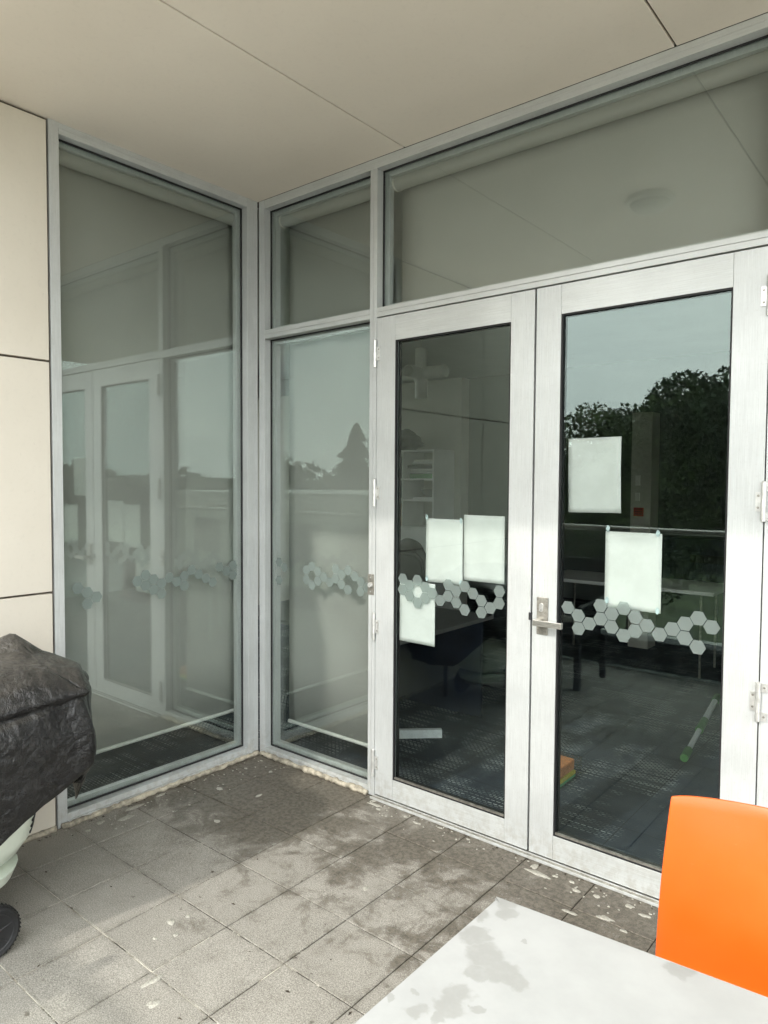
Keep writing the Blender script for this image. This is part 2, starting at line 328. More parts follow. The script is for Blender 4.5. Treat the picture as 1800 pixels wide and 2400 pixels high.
def cover_mat():
    b = NB('woven_black_tarpaulin'); P = b.obj()
    w = b.mth('MULTIPLY', b.noise(b.scl(P, (260, 260, 40)), 1.0, 1), b.noise(b.scl(P, (40, 260, 260)), 1.0, 1))
    cr = b.noise(P, 13.0, 6, 0.68, 1.2); n = b.noise(P, 4.0, 4, 0.6); cr2 = b.noise(P, 45.0, 4, 0.65, 0.6)
    nz = b.sep(b.add('NewGeometry').outputs['Normal'])[2]
    dust = b.mth('MULTIPLY', b.rng(nz, 0.25, 0.9), b.rng(n, 0.25, 0.7))       # dust settles on what faces up
    col = b.mix(b.rng(cr, 0.3, 0.7), (0.006, 0.006, 0.007), (0.017, 0.017, 0.017))
    col = b.mix(b.mth('MULTIPLY', dust, 0.62), col, (0.105, 0.096, 0.082))
    col = b.mix(b.mth('MULTIPLY', b.rng(cr2, 0.58, 0.8), 0.22), col, (0.10, 0.097, 0.09))
    c1 = b.mth('ABSOLUTE', b.mth('SUBTRACT', b.noise(P, 8.0, 3, 0.5, 0.4), 0.5)); c2 = b.mth('ABSOLUTE', b.mth('SUBTRACT', b.noise(P, 21.0, 3, 0.5, 0.3), 0.5))
    h = b.mth('ADD', b.mth('ADD', b.mth('MULTIPLY', c1, 1.5), b.mth('MULTIPLY', c2, 0.45)), b.mth('MULTIPLY', w, 0.15))
    return b.done(b.bsdf(col, 0.27, 0, b.bump(h, 0.85, 0.03), 0.40))
M['cover'] = cover_mat()
M['bbq_bowl'] = plain('pale_enamel', (0.66, 0.72, 0.63), 0.3, 0, 0.05, 12)
M['leaf_a'] = plain('green_leaves', (0.062, 0.095, 0.030), 0.6, 0, 0.5, 1.3)
M['leaf_b'] = plain('dark_green_leaves', (0.040, 0.070, 0.026), 0.6, 0, 0.5, 1.1)
M['leaf_c'] = plain('brownish_leaves', (0.105, 0.085, 0.035), 0.65, 0, 0.5, 1.6)
M['needle'] = plain('dark_needles', (0.030, 0.048, 0.026), 0.7, 0, 0.4, 1.5)
M['bark'] = plain('bark', (0.10, 0.08, 0.06), 0.9, 0, 0.35, 7, 0.6, 30)
M['grass'] = plain('rough_grass', (0.075, 0.095, 0.040), 0.9, 0, 0.4, 0.8, 0.4, 8)
M['asphalt'] = plain('asphalt', (0.055, 0.055, 0.055), 0.85, 0, 0.2, 3, 0.3, 60)
M['concrete'] = plain('bounce_concrete', (0.52, 0.505, 0.475), 0.85, 0, 0.12, 0.9, 0.2, 30)  # for the added slab outside, kept pale to brighten the soffit
M['hill'] = plain('wooded_hill', (0.050, 0.070, 0.038), 0.95, 0, 0.5, 0.07, 0.6, 0.5)
M['roof_pale'] = plain('pale_metal_roof', (0.55, 0.54, 0.50), 0.5, 0.1, 0.08, 1)
M['render_wall'] = plain('rendered_wall', (0.60, 0.58, 0.53), 0.8, 0, 0.08, 1.2)
M['dark_window'] = plain('dark_window', (0.03, 0.035, 0.04), 0.1, 0, 0.2, 2, 0, 10, 0.8)
M['dark_stone'] = plain('dark_stone_block', (0.050, 0.052, 0.056), 0.7, 0, 0.25, 6, 0.25, 60)
M['wicker'] = plain('black_wicker', (0.014, 0.014, 0.015), 0.5, 0, 0.3, 50, 0.5, 120)

# ------------------------------------------------------------------ mesh builder
class MB:
    def __init__(self): self.v = []; self.f = []
    def add(self, vs, fs):
        n = len(self.v); self.v += [tuple(p) for p in vs]; self.f += [tuple(i + n for i in q) for q in fs]; return self
    def box(self, x0, x1, y0, y1, z0, z1):
        vs = [(x, y, z) for z in (z0, z1) for y in (y0, y1) for x in (x0, x1)]
        return self.add(vs, [(0, 2, 3, 1), (4, 5, 7, 6), (0, 1, 5, 4), (2, 6, 7, 3), (0, 4, 6, 2), (1, 3, 7, 5)])
    def cbox(self, x0, x1, y0, y1, z0, z1, c):
        """box with a chamfered top edge"""
        vs = [(x0, y0, z0), (x1, y0, z0), (x1, y1, z0), (x0, y1, z0), (x0, y0, z1 - c), (x1, y0, z1 - c), (x1, y1, z1 - c), (x0, y1, z1 - c),
              (x0 + c, y0 + c, z1), (x1 - c, y0 + c, z1), (x1 - c, y1 - c, z1), (x0 + c, y1 - c, z1)]
        fs = [(3, 2, 1, 0), (8, 9, 10, 11)]
        for a in (0, 4):
            for i in range(4): fs.append((a + i, a + (i + 1) % 4, a + 4 + (i + 1) % 4, a + 4 + i))
        return self.add(vs, fs)
    def tube(self, pts, rad, n=12, caps=True):
        pts = [Vector(p) for p in pts]; rads = rad if isinstance(rad, (list, tuple)) else [rad] * len(pts)
        vs = []; fs = []; up = None
        for i, p in enumerate(pts):
            d = (pts[min(i + 1, len(pts) - 1)] - pts[max(i - 1, 0)]).normalized()
            if up is None: up = Vector((0, 0, 1)) if abs(d.z) < 0.9 else Vector((1, 0, 0))
            a = d.cross(up).normalized(); bb = a.cross(d).normalized(); up = bb
            for k in range(n):
                t = 2 * math.pi * k / n; vs.append(p + a * math.cos(t) * rads[i] + bb * math.sin(t) * rads[i])
        for i in range(len(pts) - 1):
            for k in range(n): fs.append((i * n + k, i * n + (k + 1) % n, (i + 1) * n + (k + 1) % n, (i + 1) * n + k))
        if caps: fs.append(tuple(range(n - 1, -1, -1))); fs.append(tuple((len(pts) - 1) * n + k for k in range(n)))
        return self.add(vs, fs)
    def prism(self, poly, axis, a, b):
        """extrude a 2-D polygon along an axis (0,1,2) from a to b"""
        n = len(poly)
        def P(q, t):
            r = list(q); r.insert(axis, t); return tuple(r)
        vs = [P(q, a) for q in poly] + [P(q, b) for q in poly]
        return self.add(vs, [tuple(range(n - 1, -1, -1)), tuple(range(n, 2 * n))] + [(i, (i + 1) % n, n + (i + 1) % n, n + i) for i in range(n)])
    def lathe(self, prof, center, axis=2, n=24):
        """profile of (radius, height) pairs"""
        vs = []; fs = []; c = Vector(center)
        for r, h in prof:
            for k in range(n):
                t = 2 * math.pi * k / n; q = [r * math.cos(t), r * math.sin(t)]; q.insert(axis, h); vs.append(c + Vector(q))
        for i in range(len(prof) - 1):
            for k in range(n): fs.append((i * n + k, i * n + (k + 1) % n, (i + 1) * n + (k + 1) % n, (i + 1) * n + k))
        fs.append(tuple(range(n - 1, -1, -1))); fs.append(tuple((len(prof) - 1) * n + k for k in range(n)))
        return self.add(vs, fs)
    def grid(self, rows):
        m = len(rows[0]); vs = [p for r in rows for p in r]
        return self.add(vs, [(i * m + j, i * m + j + 1, (i + 1) * m + j + 1, (i + 1) * m + j) for i in range(len(rows) - 1) for j in range(m - 1)])

ORG = {}
def link(name, mb, mat, org=(0, 0, 0), parent=None, bevel=0.0, smooth=False, solid=0.0):
    me = bpy.data.meshes.new(name)
    o3 = Vector(org); me.from_pydata([tuple(Vector(p) - o3) for p in mb.v], [], mb.f)
    bm = bmesh.new(); bm.from_mesh(me); bmesh.ops.recalc_face_normals(bm, faces=bm.faces); bm.to_mesh(me); bm.free()
    me.materials.append(M[mat] if isinstance(mat, str) else mat)
    ob = bpy.data.objects.new(name, me); COL.objects.link(ob)
    if parent is not None: ob.parent = parent
    else: ob.location = o3
    ORG[ob.name] = o3
    if smooth:
        me.shade_smooth()
        if smooth != 'all':
            try: me.set_sharp_from_angle(angle=R(38))
            except Exception: pass
    if solid:
        md = ob.modifiers.new('thickness', 'SOLIDIFY'); md.thickness = solid; md.offset = 0
    if bevel:
        md = ob.modifiers.new('bevel', 'BEVEL'); md.width = bevel; md.segments = 2; md.limit_method = 'ANGLE'; md.angle_limit = R(40)
    return ob
def part(name, mb, mat, parent, **kw): return link(name, mb, mat, ORG[parent.name], parent, **kw)
def tag(o, label, cat, group=None):
    o['label'] = label; o['category'] = cat
    if group: o['group'] = group
    return o
def thing(name, label, cat, loc, group=None):
    e = bpy.data.objects.new(name, None); COL.objects.link(e); e.location = loc; e.empty_display_size = 0.1
    ORG[e.name] = Vector(loc); return tag(e, label, cat, group)
def solo(name, mb, mat, label, cat, loc=(0, 0, 0), group=None, **kw): return tag(link(name, mb, mat, loc, None, **kw), label, cat, group)
def struct(name, mb, mat, **kw):
    o = link(name, mb, mat, (0, 0, 0), None, **kw); o['kind'] = 'structure'; return o
def stuff(name, mb, mat, label, **kw):
    o = link(name, mb, mat, (0, 0, 0), None, **kw); o['kind'] = 'stuff'; o['label'] = label; return o
def B(*a): return MB().box(*a)

# ------------------------------------------------------------------ dimensions (metres; corner of the two glazed walls at the origin)
HC = 3.2304          # soffit
XE = 6.2             # right end of the terrace
YE = -3.30           # terrace edge
WEND = -3.62         # end of the left wing
TP = 0.3063          # tile pitch
TX = [0.2595 + TP * k for k in range(-1, 20)]; TY = [-0.2455 - TP * k for k in range(-1, 11)]

# ------------------------------------------------------------------ setting: terrace
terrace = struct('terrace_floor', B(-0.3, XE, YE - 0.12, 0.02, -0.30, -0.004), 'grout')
xs = [0.0] + [x for x in TX if x > 0.01] ; ys = [0.0] + [y for y in TY if y < -0.01 and y > YE + 0.02] + [YE]
cache = {}
for i in range(len(xs) - 1):
    for j in range(len(ys) - 1):
        g = 0.0022
        w = xs[i + 1] - xs[i] - 2 * g; d = ys[j] - ys[j + 1] - 2 * g
        key = (round(w, 3), round(d, 3))
        cx, cy = (xs[i] + xs[i + 1]) / 2, (ys[j] + ys[j + 1]) / 2
        if key not in cache:
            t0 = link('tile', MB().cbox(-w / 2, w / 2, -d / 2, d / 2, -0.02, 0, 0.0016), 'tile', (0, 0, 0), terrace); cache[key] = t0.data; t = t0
        else:
            t = bpy.data.objects.new('tile', cache[key]); COL.objects.link(t); t.parent = terrace
        t.location = (cx, cy, random.uniform(-0.0012, 0.0008))
        t.rotation_euler = (random.uniform(-0.0025, 0.0025), random.uniform(-0.0025, 0.0025), random.uniform(-0.002, 0.002))

# ------------------------------------------------------------------ setting: soffit
soffit = struct('soffit', B(-0.15, XE, -2.36, 0.12, HC + 0.016, HC + 0.34), 'joint')
jx = [-0.02, 1.066, 2.330, 3.59, 4.85, XE]
for a, c in zip(jx[:-1], jx[1:]):
    part('soffit_panel', B(a + 0.004, c - 0.004, -2.36, 0.0, HC, HC + 0.012), 'soffit', soffit, bevel=0.002)
part('fascia', B(-0.15, XE, -2.40, -2.362, HC - 0.02, HC + 0.36), 'clad', soffit)

# ------------------------------------------------------------------ left wing: cladding
def clad_wall(name, label, ynear, yend, xface, side):
    w = thing(name, label, 'wall', (xface, (ynear + yend) / 2, 0))
    x0, x1 = (xface - 0.14, xface - 0.018) 
    part('backing', B(x0, x1, yend, ynear, 0.0, HC + 0.3), 'joint', w)
    yj = [ynear - 0.012, -2.43, yend]
    for a, c in zip(yj[:-1], yj[1:]):
        for z0, z1 in ((0.022, 1.103), (1.113, 2.149), (2.159, HC - 0.014)):
            part('cladding_panel', B(xface - 0.0178, xface + 0.003, c + 0.004, a - 0.004 if a != yj[0] else a, z0, z1), 'clad', w, bevel=0.0015)
    return w
lw = clad_wall('cladded_wall', 'cream fibre cement panel wall with dark joints left of the tall window', -1.2126, WEND, 0.0, 1)
bm_ = MB(); yy = -1.226
pts = [(0.008, yy - 0.02 * k - random.uniform(0, .004), 0.012 + random.uniform(-.003, .003)) for k in range(0, 60)]
part('sealant_bead', MB().tube(pts, [0.013 + random.uniform(-.002, .002) for _ in pts], 8), 'sealant', lw, smooth='all')
solo('wing_end_wall', B(-5.2, 0.003, WEND - 0.16, WEND - 0.002, -3.0, HC + 0.36), 'clad', 'cream end wall of the left wing beside the balustrade', 'wall', (-2.5, WEND, 0))

# ------------------------------------------------------------------ left window (plane x = 0)
def hexprism(mb, u, v, plane, d0, d1, s=0.0298):
    poly = [(u + s * math.cos(R(60 * k)), v + s * math.sin(R(60 * k))) for k in range(6)]
    return mb.prism(poly, plane, d0, d1)
lwin = thing('tall_window', 'tall fixed window with one large pane in the left wall, roller blind lowered behind', 'window', (0, -0.6, 0))
Y0, Y1, YI0, YI1 = -1.2126, -0.004, -1.1664, -0.083
part('jamb', B(-0.10, 0.0, Y0, YI0, 0.0, HC), 'alu', lwin, bevel=0.0012)
part('jamb', B(-0.10, 0.0, YI1, -0.047, 0.0, HC), 'alu', lwin, bevel=0.0012)
part('jamb', B(-0.10, -0.0035, -0.046, Y1, 0.0, HC), 'alu', lwin, bevel=0.0012)
part('head', B(-0.10, 0.0, YI0 + .0005, YI1 - .0005, 3.179, 3.204), 'alu_y', lwin, bevel=0.0012)
part('head', B(-0.10, -0.002, YI0 + .0005, YI1 - .0005, 3.2052, HC), 'alu_y', lwin, bevel=0.0012)
part('sill', B(-0.10, 0.0, YI0 + .0005, YI1 - .0005, 0.027, 0.056), 'alu_y', lwin, bevel=0.0012)
part('sill', B(-0.10, 0.006, YI0 + .0005, YI1 - .0005, 0.0, 0.0258), 'alu_y', lwin, bevel=0.0012)
g_l = part('glass_pane', B(-0.066, -0.056, YI0 - 0.006, YI1 + 0.006, 0.045, 3.19), 'glass', lwin)
def ring(axis, d0, d1, a0, a1, z0, z1, t):
    """a rectangular ring in the plane perpendicular to axis 0 or 1"""
    m = MB()
    for u0, u1, w0, w1 in ((a0, a0 + t, z0, z1), (a1 - t, a1, z0, z1), (a0 + t, a1 - t, z0, z0 + t), (a0 + t, a1 - t, z1 - t, z1)):
        if axis == 0: m.box(d0, d1, u0, u1, w0, w1)
        else: m.box(u0, u1, d0, d1, w0, w1)
    return m
part('gasket', ring(0, -0.055, -0.046, YI0, YI1, 0.056, 3.179, 0.007), 'black', lwin)
part('glazing_bead', ring(0, -0.100, -0.068, YI0 - .001, YI1 + .001, 0.055, 3.18, 0.027), 'alu', lwin)
pts = [(0.012 + random.uniform(-.003, .004), -1.20 + 0.02 * k, 0.010 + random.uniform(-.003, .004)) for k in range(0, 60)]
part('sealant_bead', MB().tube(pts, [0.014 + .004 * mnoise.noise((k_ * .21, 3, 0)) + random.uniform(-.0015, .0015) for k_ in range(len(pts))], 8), 'sealant', lwin, smooth='all')
LH = [(-1.075, 1.105), (-1.028, 1.078), (-1.028, 1.024), (-0.981, 1.051), (-0.76, 1.105), (-0.713, 1.078), (-0.713, 1.132), (-0.666, 1.105), (-0.666, 1.051), (-0.619, 1.078),
      (-0.619, 1.024), (-0.572, 1.105), (-0.525, 1.078), (-0.478, 1.051), (-0.478, 1.105), (-0.431, 1.132), (-0.384, 1.105), (-0.337, 1.078), (-0.29, 1.051), (-0.243, 1.132), (-0.196, 1.105), (-0.149, 1.132), (-0.149, 1.078)]
for u, v in LH: part('hexagon_sticker', hexprism(MB(), u, v, 0, -0.0553, -0.0558), 'film', g_l)

# ------------------------------------------------------------------ entrance screen (plane y = 0)
XR = 3.62
scr = thing('entrance_screen', 'aluminium glazed screen with sidelight and transom panes around the double doors', 'window', (1.4, 0, 0))
fb = dict(bevel=0.0012)
part('jamb', B(0.0035, 0.0505, 0.0, 0.10, 0.0, HC), 'alu', scr, **fb)
part('mullion', B(0.8513, 0.8735, 0.0, 0.10, 0.0, HC - 0.05), 'alu', scr, **fb)
part('mullion', B(0.8745, 0.8963, 0.0, 0.10, 0.0, HC - 0.05), 'alu', scr, **fb)
part('mullion', B(2.6685, 2.7450, 0.0, 0.10, 0.0, HC - 0.05), 'alu', scr, **fb)
part('jamb', B(XR - 0.05, XR, 0.0, 0.10, 0.0, HC - 0.05), 'alu', scr, **fb)
part('head', B(0.051, XR, 0.0, 0.10, 3.181, 3.2045), 'alu_h', scr, **fb)
part('head', B(0.051, XR, 0.002, 0.10, 3.2057, HC), 'alu_h', scr, **fb)
for x0, x1 in ((0.051, 0.8508), (2.7455, XR - 0.0505)):
    part('rail', B(x0, x1, 0.0, 0.10, 2.4425, 2.4655), 'alu_h', scr, **fb)
    part('rail', B(x0, x1, 0.0, 0.10, 2.4667, 2.4915), 'alu_h', scr, **fb)
    part('sill', B(x0, x1, -0.003, 0.10, 0.0, 0.026), 'alu_h', scr, **fb)
    part('sill', B(x0, x1, 0.0, 0.10, 0.0272, 0.046), 'alu_h', scr, **fb)
part('rail', B(0.8968, 2.668, 0.0, 0.10, 2.4465, 2.4705), 'alu_h', scr, **fb)
part('rail', B(0.8968, 2.668, 0.0, 0.10, 2.4717, 2.4925), 'alu_h', scr, **fb)
def pane(x0, x1, z0, z1):
    g = part('glass_pane', B(x0 - 0.006, x1 + 0.006, 0.056, 0.066, z0 - 0.006, z1 + 0.006), 'glass', scr)
    part('gasket', ring(1, 0.046, 0.055, x0, x1, z0, z1, 0.006), 'black', scr)
    part('glazing_bead', ring(1, 0.068, 0.0995, x0 + .001, x1 - .001, z0 + .001, z1 - .001, 0.026), 'alu', scr)
    return g
sg = pane(0.0505, 0.8513, 0.046, 2.4425); pane(0.0505, 0.8513, 2.4915, 3.181)
pane(0.8963, 2.6685, 2.4925, 3.181); pane(2.745, XR - 0.05, 0.046, 2.4425); pane(2.745, XR - 0.05, 2.4915, 3.181)
SH = [(.112, 1.148), (.159, 1.121), (.112, 1.042), (.385, 1.145), (.3405, 1.12), (.431, 1.12), (.3405, 1.066), (.385, 1.0395), (.4315, 1.067), (.477, 1.093), (.5225, 1.068), (.567, 1.092), (.567, 1.145),
      (.611, 1.065), (.611, 1.119), (.659, 1.04), (.6585, 1.145), (.7063, 1.117), (.7507, 1.0917), (.7486, 1.0398), (.797, 1.065)]
for u, v in SH: part('hexagon_sticker', hexprism(MB(), u, v, 1, 0.0553, 0.0558, 0.0292), 'film', sg)
pts = [(0.03 + 0.0202 * k, -0.010 + random.uniform(-.005, .003), 0.011 + random.uniform(-.003, .006)) for k in range(0, 42)]
part('sealant_bead', MB().tube(pts, [0.015 + .006 * mnoise.noise((k_ * .23, 8, 0)) + random.uniform(-.002, .002) for k_ in range(len(pts))], 8), 'sealant', scr, smooth='all')
thr = part('threshold', B(0.897, 2.668, -0.030, 0.10, 0.0, 0.0075), 'steel_dull', scr, **fb)
part('threshold_lip', B(0.897, 2.668, -0.0355, -0.0312, 0.0, 0.012), 'alu_h', thr, **fb)
part('threshold_track', B(0.897, 2.668, -0.009, -0.004, 0.0076, 0.0105), 'alu_h', thr)
pl = part('catch_plate', B(0.8485, 0.8895, -0.004, 0.0005, 1.043, 1.149), 'steel_dull', scr, **fb)
part('catch_button', MB().lathe([(0.011, -0.016), (0.0135, -0.012), (0.0135, -0.0045)], (0.869, 0, 1.094), 1, 20), 'hinge', pl, smooth=True)
for zz in (1.060, 1.132): part('screw', MB().lathe([(0.0035, -0.0052), (0.004, -0.0042)], (0.868, 0, zz), 1, 10), 'hinge', pl)

# ------------------------------------------------------------------ doors
def door(label, x0, x1, ox0, ox1, hexes, hinge_x, hinge_side, hinge_z):
    d = thing('glazed_door', label, 'door', ((x0 + x1) / 2, 0.0, 0.0), 'double entrance doors')
    z0, z1, oz0, oz1 = 0.0135, 2.4400, 0.1165, 2.3185
    part('stile', B(x0, ox0 - .0004, 0.0, 0.045, z0, z1), 'alu', d, **fb)
    part('stile', B(ox1 + .0004, x1, 0.0, 0.045, z0, z1), 'alu', d, **fb)
    part('top_rail', B(ox0 + .0003, ox1 - .0003, 0.0005, 0.045, oz1, z1), 'alu_h', d, **fb)
    part('bottom_rail', B(ox0 + .0003, ox1 - .0003, 0.0005, 0.045, z0, oz0), 'alu_h', d, **fb)
    part('gasket', ring(1, 0.004, 0.0165, ox0 - .003, ox1 + .003, oz0 - .003, oz1 + .003, 0.0095), 'black', d)
    part('glazing_bead', ring(1, 0.028, 0.0445, ox0 - .003, ox1 + .003, oz0 - .003, oz1 + .003, 0.012), 'black', d)
    part('bottom_bead', B(ox0 + .007, ox1 - .007, 0.0062, 0.0166, oz0 + .0066, oz0 + .014), 'steel_dull', d)
    g = part('glass_pane', B(ox0 - 0.004, ox1 + 0.004, 0.0175, 0.0265, oz0 - 0.004, oz1 + 0.004), 'glass_door', d)
    for u, v in hexes: part('hexagon_sticker', hexprism(MB(), u, v, 1, 0.0169, 0.0174), 'film', g)
    for hz in hinge_z:
        m = MB()
        for k, (a, c) in enumerate(((-0.068, -0.036), (-0.0352, 0.0352), (0.036, 0.068))):
            m.tube([(hinge_x, -0.011, hz + a), (hinge_x, -0.011, hz + c)], 0.0088, 16)
        m.tube([(hinge_x, -0.011, hz + .068), (hinge_x, -0.011, hz + .072)], [0.0088, 0.005], 16)
        s = hinge_side
        m.box(min(hinge_x, hinge_x + s * 0.027), max(hinge_x, hinge_x + s * 0.027), -0.0048, -0.0004, hz - 0.034, hz + 0.034)
        if s < 0:
            m.box(hinge_x, hinge_x + 0.027, -0.0048, -0.0004, hz - 0.067, hz - 0.036); m.box(hinge_x, hinge_x + 0.027, -0.0048, -0.0004, hz + 0.036, hz + 0.067)
        h = part('hinge', m, 'hinge', d, smooth=True)
        for dz in (-0.021, 0.021): part('screw', MB().lathe([(0.0032, -0.0064), (0.0042, -0.0049)], (hinge_x + s * 0.0185, 0, hz + dz), 1, 10), 'steel_dull', h)
        if s < 0:
            for dz in (-0.052, 0.052): part('screw', MB().lathe([(0.0032, -0.0064), (0.0042, -0.0049)], (hinge_x + 0.018, 0, hz + dz), 1, 10), 'steel_dull', h)
    return d
H1 = [[1.0612, 1.1407], [1.1039, 1.1124], [1.0589, 1.0863], [1.1507, 1.1418], [1.1965, 1.1124], [1.1044, 1.0590], [1.1518, 1.0316], [1.197, 1.0594], [1.2423, 1.0874], [1.2866, 1.0573], [1.332, 1.083],
      [1.333, 1.1368], [1.3782, 1.1119], [1.3789, 1.0574], [1.4245, 1.1380], [1.4258, 1.0288], [1.4697, 1.1099], [1.515, 1.0814], [1.5158, 1.0276], [1.5626, 1.0538], [1.6086, 1.134], [1.6078, 1.08]]
H2 = [[1.9367, 1.1003], [1.9826, 1.0718], [1.9845, 1.0179], [2.0308, 1.0444], [2.0781, 1.0701], [2.0765, 1.1242], [2.1242, 1.097], [2.1244, 1.0432], [2.172, 1.1245], [2.1734, 1.0156], [2.2191, 1.095],
      [2.2194, 1.0402], [2.2656, 1.0678], [2.3137, 1.0399], [2.3607, 1.0673], [2.4074, 1.0942], [2.4067, 1.0396], [2.4539, 1.1207], [2.4537, 1.0119], [2.5009, 1.0934]]
d1 = door('aluminium glazed door leaf without a handle, three papers behind its glass', 0.8993, 1.7721, 1.016, 1.659, H1, 0.8955, 1, (2.263, 1.566, 0.884, 0.179))
d2 = door('aluminium glazed door leaf with steel lever handle, two papers behind its glass', 1.7815, 2.6641, 1.8934, 2.5476, H2, 2.6660, -1, (2.269, 1.559, 0.855, 0.16))
part('meeting_seal', B(1.7722, 1.7814, 0.022, 0.040, 0.014, 2.44), 'black', d2)
lt = part('latch', B(1.7665, 1.7805, -0.0055, 0.012, 1.030, 1.062), 'dark_plastic', d1, **fb)
hd = part('handle_plate', B(1.806, 1.857, -0.009, -0.0003, 0.975, 1.1345), 'steel_dull', d2, bevel=0.002)
stad = [(1.829 + 0.0095 * math.cos(t), (1.100 if math.sin(t) >= 0 else 1.082) + 0.0095 * math.sin(t)) for t in [math.pi * 2 * k / 24 for k in range(24)]]
kc = part('key_cylinder', MB().prism(stad, 1, -0.0135, -0.0092), 'hinge', hd, bevel=0.0008)
part('keyhole', B(1.828, 1.830, -0.0139, -0.0136, 1.075, 1.085), 'black', hd)
part('lever', MB().box(1.818, 1.838, -0.058, -0.0092, 1.024, 1.046).box(1.818, 1.947, -0.068, -0.0585, 1.021, 1.046).box(1.9375, 1.947, -0.0584, -0.050, 1.021, 1.046), 'steel', hd, bevel=0.0015)

# ------------------------------------------------------------------ papers behind the door glass
def paper(label, x0, x1, z0, z1, tilt, tapes, curl=0.004, seed=0):
    cx, cz = (x0 + x1) / 2, (z0 + z1) / 2; w, h = x1 - x0, z1 - z0; rows = []
    for i in range(15):
        r = []
        for j in range(11):
            u = j / 10 - .5; v = i / 14 - .5
            px, pz = u * w, v * h
            qx = px * math.cos(tilt) - pz * math.sin(tilt); qz = px * math.sin(tilt) + pz * math.cos(tilt)
            e = (max(0, abs(u) - .3) * 2.5) ** 2 + (max(0, abs(v) - .3) * 2.5) ** 2
            yy = 0.0300 + curl * (0.5 + 0.5 * mnoise.noise((u * 3 + seed, v * 3, seed))) + e * curl * (1.2 if v < 0 else 0.3)
            r.append((cx + qx, yy, cz + qz))
        rows.append(r)
    o = solo('paper_sheet', MB().grid(rows), 'paper', label, 'paper', (cx, 0.03, cz), 'papers on the doors', smooth='all', solid=0.0003)
    for tx, tz in tapes:
        m = MB(); pl = [(tx + 0.0075 * math.cos(k * math.pi / 6) * (1 + .15 * math.sin(k * 2.3)), tz + 0.014 * math.sin(k * math.pi / 6)) for k in range(12)]
        m.prism(pl, 1, 0.0272, 0.0280); part('tape', m, 'tape', o)
paper('white paper sheet taped by its top corners, left of a pair on the handleless door', 1.190, 1.402, 1.139, 1.446, -0.004, [(1.197, 1.452), (1.394, 1.442), (1.200, 1.155), (1.396, 1.150)], seed=1)
paper('white paper sheet beside the door edge, right and higher of a pair', 1.408, 1.6235, 1.165, 1.470, 0.0, [], seed=2)
paper('white paper sheet low on the handleless door with hexagon stickers across its top', 1.032, 1.248, 0.826, 1.130, -0.004, [], 0.002, seed=3)
paper('white creased paper sheet, highest of all, on the door with the handle', 1.920, 2.144, 1.500, 1.806, 0.012, [], 0.009, seed=4)
paper('white paper sheet with blue tape at its corners, above the stickers on the handled door', 2.087, 2.311, 1.118, 1.427, 0.0, [(2.098, 1.438), (2.296, 1.428), (2.099, 1.148), (2.300, 1.128)], seed=5)

# ------------------------------------------------------------------ roller blinds
def blind(name_label, axis, a0, a1, depth, ztop, zbot, rr=0.034, bar=0.011):
    s = 1 if axis == 1 else -1
    def P(u, d, z): return (u, s * d, z) if axis == 1 else (s * d, u, z)
    b0 = thing('roller_blind', name_label, 'blind', P((a0 + a1) / 2, depth, zbot))
    part('roller_tube', MB().tube([P(a0 + .01, depth - rr, ztop), P(a1 - .01, depth - rr, ztop)], rr, 24), 'blind', b0, smooth=True)
    for u, v in ((a0, a0 + .009), (a1 - .009, a1)): part('end_bracket', MB().tube([P(u, depth - rr, ztop), P(v, depth - rr, ztop)], rr * 1.1, 20), 'off_white', b0, smooth=True)
    m = MB()
    rows = []
    for i in range(9):
        z = ztop + (zbot - ztop) * i / 8
        rows.append([P(a0 + .014 + (a1 - a0 - .028) * j / 12, depth + 0.0018 * mnoise.noise((j * .7, i * .4, a0)), z) for j in range(13)])
    part('fabric', m.grid(rows), 'blind', b0, smooth='all', solid=0.0008)
    part('bottom_bar', MB().tube([P(a0 + .012, depth, zbot), P(a1 - .012, depth, zbot)], bar, 14), 'blind_bar', b0, smooth=True)
blind('grey roller blind lowered nearly to the floor behind the tall left window', 0, -1.16, -0.015, 0.150, 3.130, 0.246)
blind('narrow grey roller blind lowered behind the sidelight between corner and doors', 1, 0.085, 0.832, 0.150, 3.130, 0.180)
blind('wide grey roller blind pulled down behind the transom pane above the doors', 1, 0.925, 2.645, 0.150, 3.130, 2.44)

# ------------------------------------------------------------------ interior shell
struct('interior_floor', MB().box(-5.2, XE, 0.02, 6.6, -0.12, 0.0).box(-5.2, -0.02, WEND, 0.02, -0.12, 0.0), 'carpet')
struct('interior_ceiling', MB().box(-5.2, XE, 0.10, 6.6, 3.235, 3.40).box(-5.2, -0.10, WEND, 0.10, 3.235, 3.40), 'ceil_in')
part_w = struct('interior_back_wall', B(-5.2, XE, 6.6, 6.75, -0.1, 3.4), 'wall_dark')
struct('interior_side_wall', MB().box(-5.35, -5.2, WEND, 0.6, -0.1, 3.4).box(-5.35, -5.2, 3.0, 6.75, -0.1, 3.4).box(-5.35, -5.2, 0.6, 3.0, -0.1, 0.9).box(-5.35, -5.2, 0.6, 3.0, 2.9, 3.4), 'wall_in')  # wall with an opening left for the added window
swn = thing('added_side_window', 'unseen wide window added in the far side wall to light the room', 'window', (-5.28, 1.8, 0.9))  # added window, out of view, lets more daylight onto the bookshelf wall
part('frame', ring(0, -5.30, -5.24, 0.6, 3.0, 0.9, 2.9, 0.05), 'alu', swn); part('glass_pane', B(-5.275, -5.265, 0.65, 2.95, 0.95, 2.85), 'glass_clear', swn)
struct('interior_end_wall', B(XE, XE + 0.15, 0.0, 6.75, -0.1, 3.4), 'wall_in')
struct('shelf_wall', MB().box(-5.2, -0.70, 3.22, 3.36, 0, 2.665), 'wall_in')
struct('entrance_wall', B(XR + 0.002, XE, 0.0, 0.14, 0.0, HC), 'clad')

